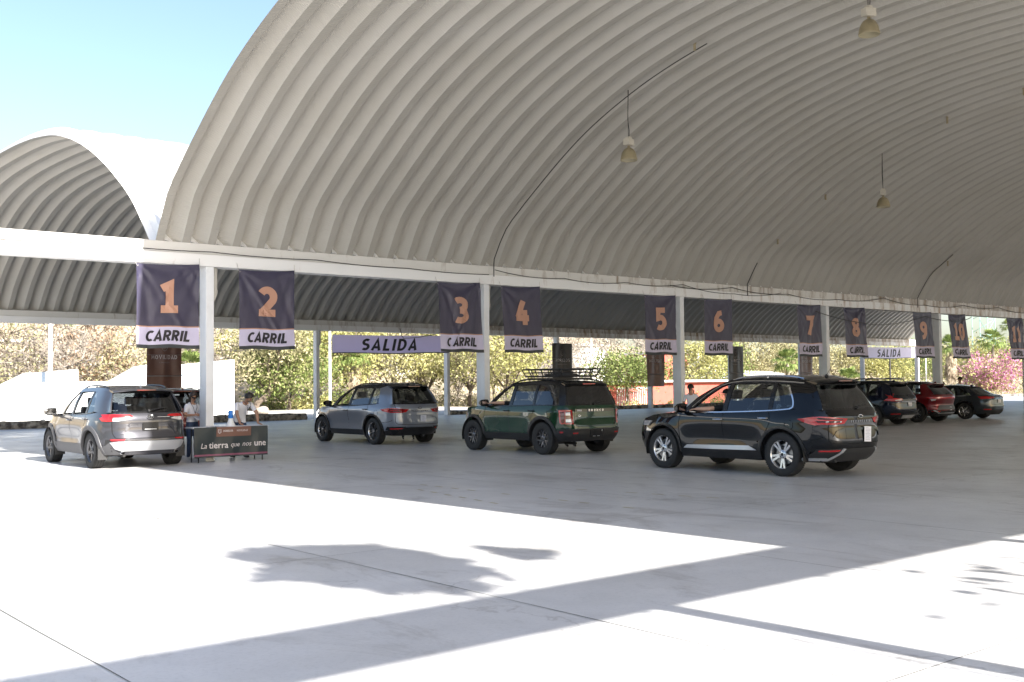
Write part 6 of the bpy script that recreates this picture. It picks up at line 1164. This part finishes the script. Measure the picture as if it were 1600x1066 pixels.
def person(label, J, loc, rz, mats, hair='hair', sleeves='short', group=None, seated=False, scale=1., lan=False, shades=False, cap=False, fat=1., ponytail=False, parent=None):
    """J: joint positions (x right, y forward, z up)"""
    V = []; Rd = []; E = []; tg = []
    def add(p, r, par, tag_, r2=None):
        V.append(Vector(p)); Rd.append((r, r2 or r)); tg.append(tag_)
        if par is not None: E.append((par, len(V)-1))
        return len(V)-1
    Jv = {k: Vector(v) for k, v in J.items() if isinstance(v, tuple)}; f = fat
    pe = add(Jv['pelvis'], RAD['pelvis']*f, None, 'leg'); s0 = add(Jv['pelvis'].lerp(Jv['chest'], .45), RAD['spine']*f, pe, 'shirt'); ch = add(Jv['chest'], RAD['chest']*f, s0, 'shirt')
    nk = add(Jv['neck'], RAD['neck'], ch, 'skin'); hd = Jv['head']; up = (hd-Jv['neck']).normalized(); h0 = add(hd-up*.055, .068, nk, 'skin'); h1 = add(hd+up*.02, .092, h0, 'skin'); h2 = add(hd+up*.085, .070, h1, 'skin')
    fw = Jv['face'].normalized(); sd_ = fw.cross(up).normalized(); add(hd+fw*.108-up*.012, .012, h1, 'skin')
    add(hd-fw*.045+up*.03, .075, h1, 'skin')
    for s in ('l', 'r'):
        sg = 1 if s == 'r' else -1; sh = add(Jv['sh_'+s], RAD['sh'], ch, 'shirt'); m1 = add(Jv['sh_'+s].lerp(Jv['el_'+s], .55), .054, sh, 'sleeve'); el = add(Jv['el_'+s], RAD['el'], m1, 'skinarm' if sleeves == 'short' else 'sleeve'); m2 = add(Jv['el_'+s].lerp(Jv['wr_'+s], .35), .042, el, 'arm'); wr = add(Jv['wr_'+s], RAD['wr'], m2, 'skin')
        hdv = Vector(J['hd_'+s]).normalized(); ax = Vector(J.get('ax_'+s, (1, 0, 0))).normalized(); pl = add(Jv['wr_'+s]+hdv*.055, .030, wr, 'skin', .018)
        for q, (o_, ln) in enumerate(((-.027, .066), (-.009, .078), (.009, .072), (.027, .056))):
            b0 = add(Jv['wr_'+s]+hdv*.085+ax*o_, .0095, pl, 'skin'); cu = Vector(J.get('curl_'+s, (0, 0, -.3))); b1 = add(V[b0]+hdv*ln*.5+cu*.02, .0085, b0, 'skin'); add(V[b1]+(hdv+cu*1.3).normalized()*ln*.5, .007, b1, 'skin')
        t0 = add(Jv['wr_'+s]+hdv*.035-ax*.034*J.get('th_'+s, 1), .011, pl, 'skin'); add(V[t0]+hdv*.035-ax*.02*J.get('th_'+s, 1), .009, t0, 'skin')
        hp = add(Jv['hip_'+s], RAD['hip']*f, pe, 'leg'); m3 = add(Jv['hip_'+s].lerp(Jv['kn_'+s], .5), .080*f, hp, 'leg'); kn = add(Jv['kn_'+s], RAD['kn'], m3, 'leg'); m4 = add(Jv['kn_'+s].lerp(Jv['an_'+s], .35), .062, kn, 'leg'); an = add(Jv['an_'+s], RAD['an'], m4, 'leg')
        fd = Vector(J.get('foot_'+s, (0, 1, 0))).normalized(); zf = Jv['an_'+s].z-.045 if not seated else Jv['an_'+s].z-.045; hl = add(Jv['an_'+s]+Vector((0, 0, -.045))-fd*.03, .038, an, 'shoe'); to = add(Jv['an_'+s]+Vector((0, 0, -.052))+fd*.13, .034, hl, 'shoe'); add(Jv['an_'+s]+Vector((0, 0, -.058))+fd*.19, .026, to, 'shoe')
    me = bpy.data.meshes.new('sk'); me.from_pydata([tuple(v) for v in V], E, []); o = bpy.data.objects.new('sk', me); COL.objects.link(o)
    sk = o.modifiers.new('s', 'SKIN'); sk.use_smooth_shade = True; sk.branch_smoothing = .6
    for i, sv in enumerate(me.skin_vertices[0].data): sv.radius = Rd[i]; sv.use_root = (i == 0)
    sb = o.modifiers.new('b', 'SUBSURF'); sb.levels = 2; sb.render_levels = 2
    dg = bpy.context.evaluated_depsgraph_get(); dg.update(); bm_ = bpy.data.meshes.new_from_object(o.evaluated_get(dg)); bpy.data.objects.remove(o); bpy.data.meshes.remove(me)
    order = ['skin', 'shirt', 'leg', 'shoe']
    for k in order: bm_.materials.append(M[mats[k]])
    seg = []
    for a, b in E: seg.append((V[a], V[b], a, b))
    ax_t = (Jv['chest']-Jv['pelvis']).normalized()
    def matof(c):
        m_ = matof0(c)
        if m_ == 2 and not seated and (c-Jv['pelvis']).dot(ax_t) > .0: return 1
        if m_ == 1 and not seated and (c-Jv['pelvis']).dot(ax_t) < .0 and abs(c.x) < .17: return 2
        return m_
    def matof0(c):
        best = None
        for a, b, ia, ib in seg:
            d = b-a; t_ = max(0, min(1, (c-a).dot(d)/max(d.length_squared, 1e-9))); dist = (c-(a+d*t_)).length-(Rd[ia][0]*(1-t_)+Rd[ib][0]*t_)
            if best is None or dist < best[0]: best = (dist, ia, ib, t_)
        _, ia, ib, t_ = best; A, B = tg[ia], tg[ib]
        if B == 'shoe': return 3 if (A == 'shoe' or t_ > .3) else 2
        if A == 'leg' and B == 'shirt': return 2 if t_ < .25 else 1
        if B == 'leg': return 2
        if A == 'shirt' and B == 'skin': return 1 if t_ < .55 else 0
        if B in ('shirt',): return 1
        if B == 'sleeve': return 1
        if B == 'skinarm': return 1 if t_ < .35 else 0
        if B == 'arm': return 0 if sleeves == 'short' else 1
        return 0
    bq = bmesh.new(); bq.from_mesh(bm_); bmesh.ops.bisect_plane(bq, geom=bq.verts[:]+bq.edges[:]+bq.faces[:], plane_co=Jv['pelvis'], plane_no=ax_t); bq.to_mesh(bm_); bq.free()
    for p_ in bm_.polygons: p_.use_smooth = True; p_.material_index = matof(p_.center)
    t = thing('person', label, 'person', loc, rz, group); t.scale = (scale,)*3
    bo = bpy.data.objects.new('body', bm_); COL.objects.link(bo); bo.parent = t; bm_.name = 'body'
    if parent: t.parent = parent
    # hair cap
    mb = MB(); ang = lambda a, b_: fw*math.cos(a)*math.cos(b_)+sd_*math.sin(a)*math.cos(b_)+up*math.sin(b_)
    if not cap:
        rows = []
        for i in range(15):
            bb = math.pi/2*(1-i/14*1.35); row = []
            for k in range(25):
                a = 2*math.pi*k/24; front = max(0, math.cos(a)); be = max(bb, math.radians(32)*front-.25*(1-front)-(.45 if hair == 'brownhair' else .15)*(1-front)); rr__ = .108+.005*math.sin(a*9+i*2)+.004*math.sin(i*3.1+a*4); row.append(hd+up*.028+ang(a, be)*rr__)
            rows.append(row)
        mb.grid(rows, 0, True); ho = mb.build('hair', M[hair], t)
        if ponytail: mb = MB(); mb.tube([hd-fw*.09+up*.05, hd-fw*.14+up*.02, hd-fw*.14-up*.06, hd-fw*.11-up*.14], [.025, .032, .026, .01], 8); mb.build('ponytail', M[hair], t)
    else:
        rows = [[hd+up*.03+ang(2*math.pi*k/20, bb)*.112 for k in range(21)] for bb in np.linspace(math.pi/2, .12, 8)]; mb.grid(rows, 0, True); mb.grid([[hd+up*.045+ang(a, .12)*r__ for a in np.linspace(-.9, .9, 8)] for r__ in (.105, .15, .18)], 0, True); mb.build('cap', M['blackcl'], t)
    for s in (-1, 1):
        mb = MB(); e_ = hd+fw*.086+sd_*s*.032+up*.022; mb.lathe([(.001, .012), (.008, .009), (.012, .0), (.008, -.006)], 10, M4=Matrix.Translation(e_) @ (fw.to_track_quat('Z', 'Y').to_matrix().to_4x4())); mb.build('eye', M['hair'], t)
    mb = MB(); mb.tube([hd+fw*.091-up*.048-sd_*.022, hd+fw*.098-up*.05, hd+fw*.091-up*.048+sd_*.022], .005, 6); mb.build('mouth', M['labelbrown'], t)
    if shades: mb = MB(); mb.tube([hd+sd_*.09+up*.025, hd+fw*.085+sd_*.062+up*.022, hd+fw*.105+sd_*.03+up*.018, hd+fw*.11+up*.022, hd+fw*.105-sd_*.03+up*.018, hd+fw*.085-sd_*.062+up*.022, hd-sd_*.09+up*.025], [.004, .012, .02, .008, .02, .012, .004], 8); mb.build('sunglasses', M['sunglass'], t)
    if lan:
        c0 = Jv['chest']; fc = Vector((fw.x, fw.y, 0)).normalized() if abs(fw.z) < .9 else Vector((0, 1, 0)); nkp = Jv['neck']; dn = (Jv['pelvis']-Jv['chest']).normalized(); fr = c0+fc*.150*f; mb = MB()
        for s in (-1, 1): mb.tube([nkp+sd_*s*.055-fc*.02, nkp+sd_*s*.075+fc*.06-up*.03, c0+fc*.145*f+sd_*s*.05+up*.04, fr+dn*.12], .0055, 5)
        mb.build('lanyard', M['lanyard'], t); mb = MB(); q_ = fr+dn*.16; mb.box(-.035, .035, -.002, .002, -.05, .045, M4=Matrix.Translation(q_+fc*.006) @ Matrix.Rotation(math.atan2(-fc.x, fc.y), 4, 'Z')); mb.build('name_card', M['paper'], t)
    return t
def stand(**k):
    J = dict(pelvis=(0, 0, .93), chest=(0, .0, 1.25), neck=(0, .0, 1.43), head=(0, .02, 1.56), face=(0, 1, 0), sh_r=(.165, 0, 1.34), sh_l=(-.165, 0, 1.34), el_r=(.22, -.02, 1.08), el_l=(-.22, -.02, 1.08), wr_r=(.23, .05, .86), wr_l=(-.23, .05, .86), hd_r=(0, .1, -1), hd_l=(0, .1, -1), ax_r=(0, 1, 0), ax_l=(0, 1, 0),
        hip_r=(.085, 0, .88), hip_l=(-.085, 0, .88), kn_r=(.10, .02, .48), kn_l=(-.10, .02, .48), an_r=(.11, 0, .09), an_l=(-.11, 0, .09)); J.update(k); return J
# woman reading papers beside the table; faces right-toward camera
wx, wy = xat(300, 24.3), 24.3; zt_ = at(300, 612, 24.3).z
person('woman in white T-shirt and sunglasses reading papers at the left of the table', stand(face=(.25, 1, -.55), head=(.01, .06, 1.545), neck=(0, .01, 1.42), el_r=(.24, .04, 1.09), wr_r=(.15, .25, 1.10), hd_r=(-.3, 1, .1), el_l=(-.24, .02, 1.08), wr_l=(-.12, .25, 1.03), hd_l=(.4, 1, .1), ax_r=(0, .1, -1), ax_l=(0, .1, -1), curl_r=(-.6, .1, -.2), curl_l=(.6, .1, -.2)),
    (wx, wy, 0), R(196), dict(skin='skin', shirt='tshirt', leg='jeans', shoe='shoe'), 'brownhair', lan=True, shades=True, scale=zt_/1.67, fat=1.05, ponytail=True)
def held(name, px, py, Y, rot, lab, sz, m_, cat):
    p = at(px, py, Y); m = MB(); m.box(-sz[0]/2, sz[0]/2, -sz[1]/2, sz[1]/2, -.002, .002); o = m.build(name, M[m_], loc=p); o.rotation_euler = rot; tag(o, lab, cat)
held('paper', 311, 654, 24.05, (.5, .1, .5), 'large white sheet in the lower hand of the woman', (.28, .21), 'paper', 'paper'); held('paper', 317, 645, 24.0, (.4, -.2, .2), 'folded white leaflet in the raised hand of the woman', (.22, .10), 'paper', 'paper')
# man leaning on the table
mx_, my_ = xat(374, 24.0), 24.02; 
person('man with curly black hair leaning with both hands on the table', stand(pelvis=(0, -.05, .95), chest=(0, .19, 1.20), neck=(-.02, .30, 1.34), head=(-.04, .39, 1.43), face=(-.35, .75, -.75), sh_r=(.185, .22, 1.28), sh_l=(-.185, .22, 1.28), el_r=(.26, .38, 1.05), wr_r=(.25, .52, TH+.045), hd_r=(.1, 1, -.25), el_l=(-.26, .38, 1.05), wr_l=(-.22, .50, TH+.045), hd_l=(-.1, 1, -.25), ax_r=(1, 0, 0), ax_l=(1, 0, 0), th_l=-1, curl_r=(0, 0, -.1), curl_l=(0, 0, -.1),
    hip_r=(.09, -.05, .90), hip_l=(-.09, -.05, .90), kn_r=(.11, -.05, .48), kn_l=(-.11, .08, .48), an_r=(.12, -.18, .09), an_l=(-.12, .05, .09)), (mx_, my_, 0), R(182), dict(skin='skin', shirt='tshirt', leg='jeans', shoe='darkshoe'), 'hair', lan=True, scale=1.0, fat=1.12)
px_ = xat(1078, 21.6); person('woman in white shirt with her hand at her mouth, beside the third white column', stand(face=(.3, 1, -.1), el_r=(.28, .08, 1.12), wr_r=(.10, .20, 1.38), hd_r=(-.2, -.1, 1), ax_r=(1, 0, 0), curl_r=(-.2, -.2, .3)), (px_, 21.6, 0), R(-50), dict(skin='skin', shirt='tshirt', leg='jeans', shoe='shoe'), 'hair', ponytail=True, scale=.96)
person('person in dark clothes behind the silver grey car, only the shoes showing under it', stand(chest=(0, .18, 1.16), neck=(0, .28, 1.28), head=(0, .36, 1.36), sh_r=(.165, .2, 1.24), sh_l=(-.165, .2, 1.24), el_r=(.2, .3, 1.05), el_l=(-.2, .3, 1.05), wr_r=(.15, .45, 1.02), wr_l=(-.15, .45, 1.02), hd_r=(0, 1, 0), hd_l=(0, 1, 0), an_r=(.17, 0, .09), an_l=(-.17, 0, .09)), (18.98, 28.05, 0), R(150), dict(skin='skin', shirt='blackcl', leg='blackcl', shoe='darkshoe'), scale=.94)
person('person in dark clothes behind the green car, only the shoes showing under it', stand(chest=(0, .18, 1.16), neck=(0, .28, 1.28), head=(0, .36, 1.36), sh_r=(.165, .2, 1.24), sh_l=(-.165, .2, 1.24), el_r=(.2, .3, 1.05), el_l=(-.2, .3, 1.05), wr_r=(.15, .45, 1.02), wr_l=(-.15, .45, 1.02), hd_r=(0, 1, 0), hd_l=(0, 1, 0)), (19.6, 21.3, 0), R(150), dict(skin='skin', shirt='blackcl', leg='blackcl', shoe='darkshoe'), scale=.94)
for px, py, Y, lb in ((1498, 589, 27, 'dark haired person standing behind the charcoal sedan, right of the fifth column'), (1471, 597, 27, 'person bending behind the red car, only the top of the head showing')):
    z = at(px, py, Y).z; person(lb, stand(), (xat(px, Y), Y, 0), R(160), dict(skin='skin', shirt='tshirt' if px > 1480 else 'blackcl', leg='jeans', shoe='darkshoe'), scale=z/1.69)
def driver(label, car_loc, head, S_wb, arm_z, skin_, shirt, cap, fl):
    c, s = math.cos(head+math.pi/2), math.sin(head+math.pi/2); lx, ly = S_wb-1.08, .46; X = car_loc[0]+lx*c-ly*s; Y = car_loc[1]+lx*s+ly*c; f0 = fl+.27
    J = dict(pelvis=(0, .0, f0), chest=(0, -.10, f0+.34), neck=(0, -.12, f0+.52), head=(0, -.09, f0+.65), face=(0, 1, 0), sh_r=(.17, -.10, f0+.43), sh_l=(-.17, -.10, f0+.43), el_l=(-.47, .0, arm_z+.045), wr_l=(-.52, .27, arm_z+.04), hd_l=(-.1, 1, -.1), el_r=(.22, .12, f0+.25), wr_r=(.15, .38, f0+.32), hd_r=(0, 1, .2), ax_r=(1, 0, 0), ax_l=(1, 0, 0), hip_r=(.09, .05, f0-.02), hip_l=(-.09, .05, f0-.02), kn_r=(.13, .45, f0+.02), kn_l=(-.13, .45, f0+.02), an_r=(.13, .60, f0-.14), an_l=(-.13, .60, f0-.14))
    person(label, J, (X, Y, 0), head, dict(skin=skin_, shirt=shirt, leg='blackcl', shoe='darkshoe'), cap=cap, seated=True)
driver('driver in black cap and shirt resting an arm on the window of the black car', (16.86, 11.78), R(.2), 2.726, 1.135, 'skinlight', 'blackcl', True, .5)
driver('driver of the green car with an elbow out of the window', (17.88, 19.38), R(-.8), 2.67, 1.175, 'skinlight', 'blackcl', False, .5)
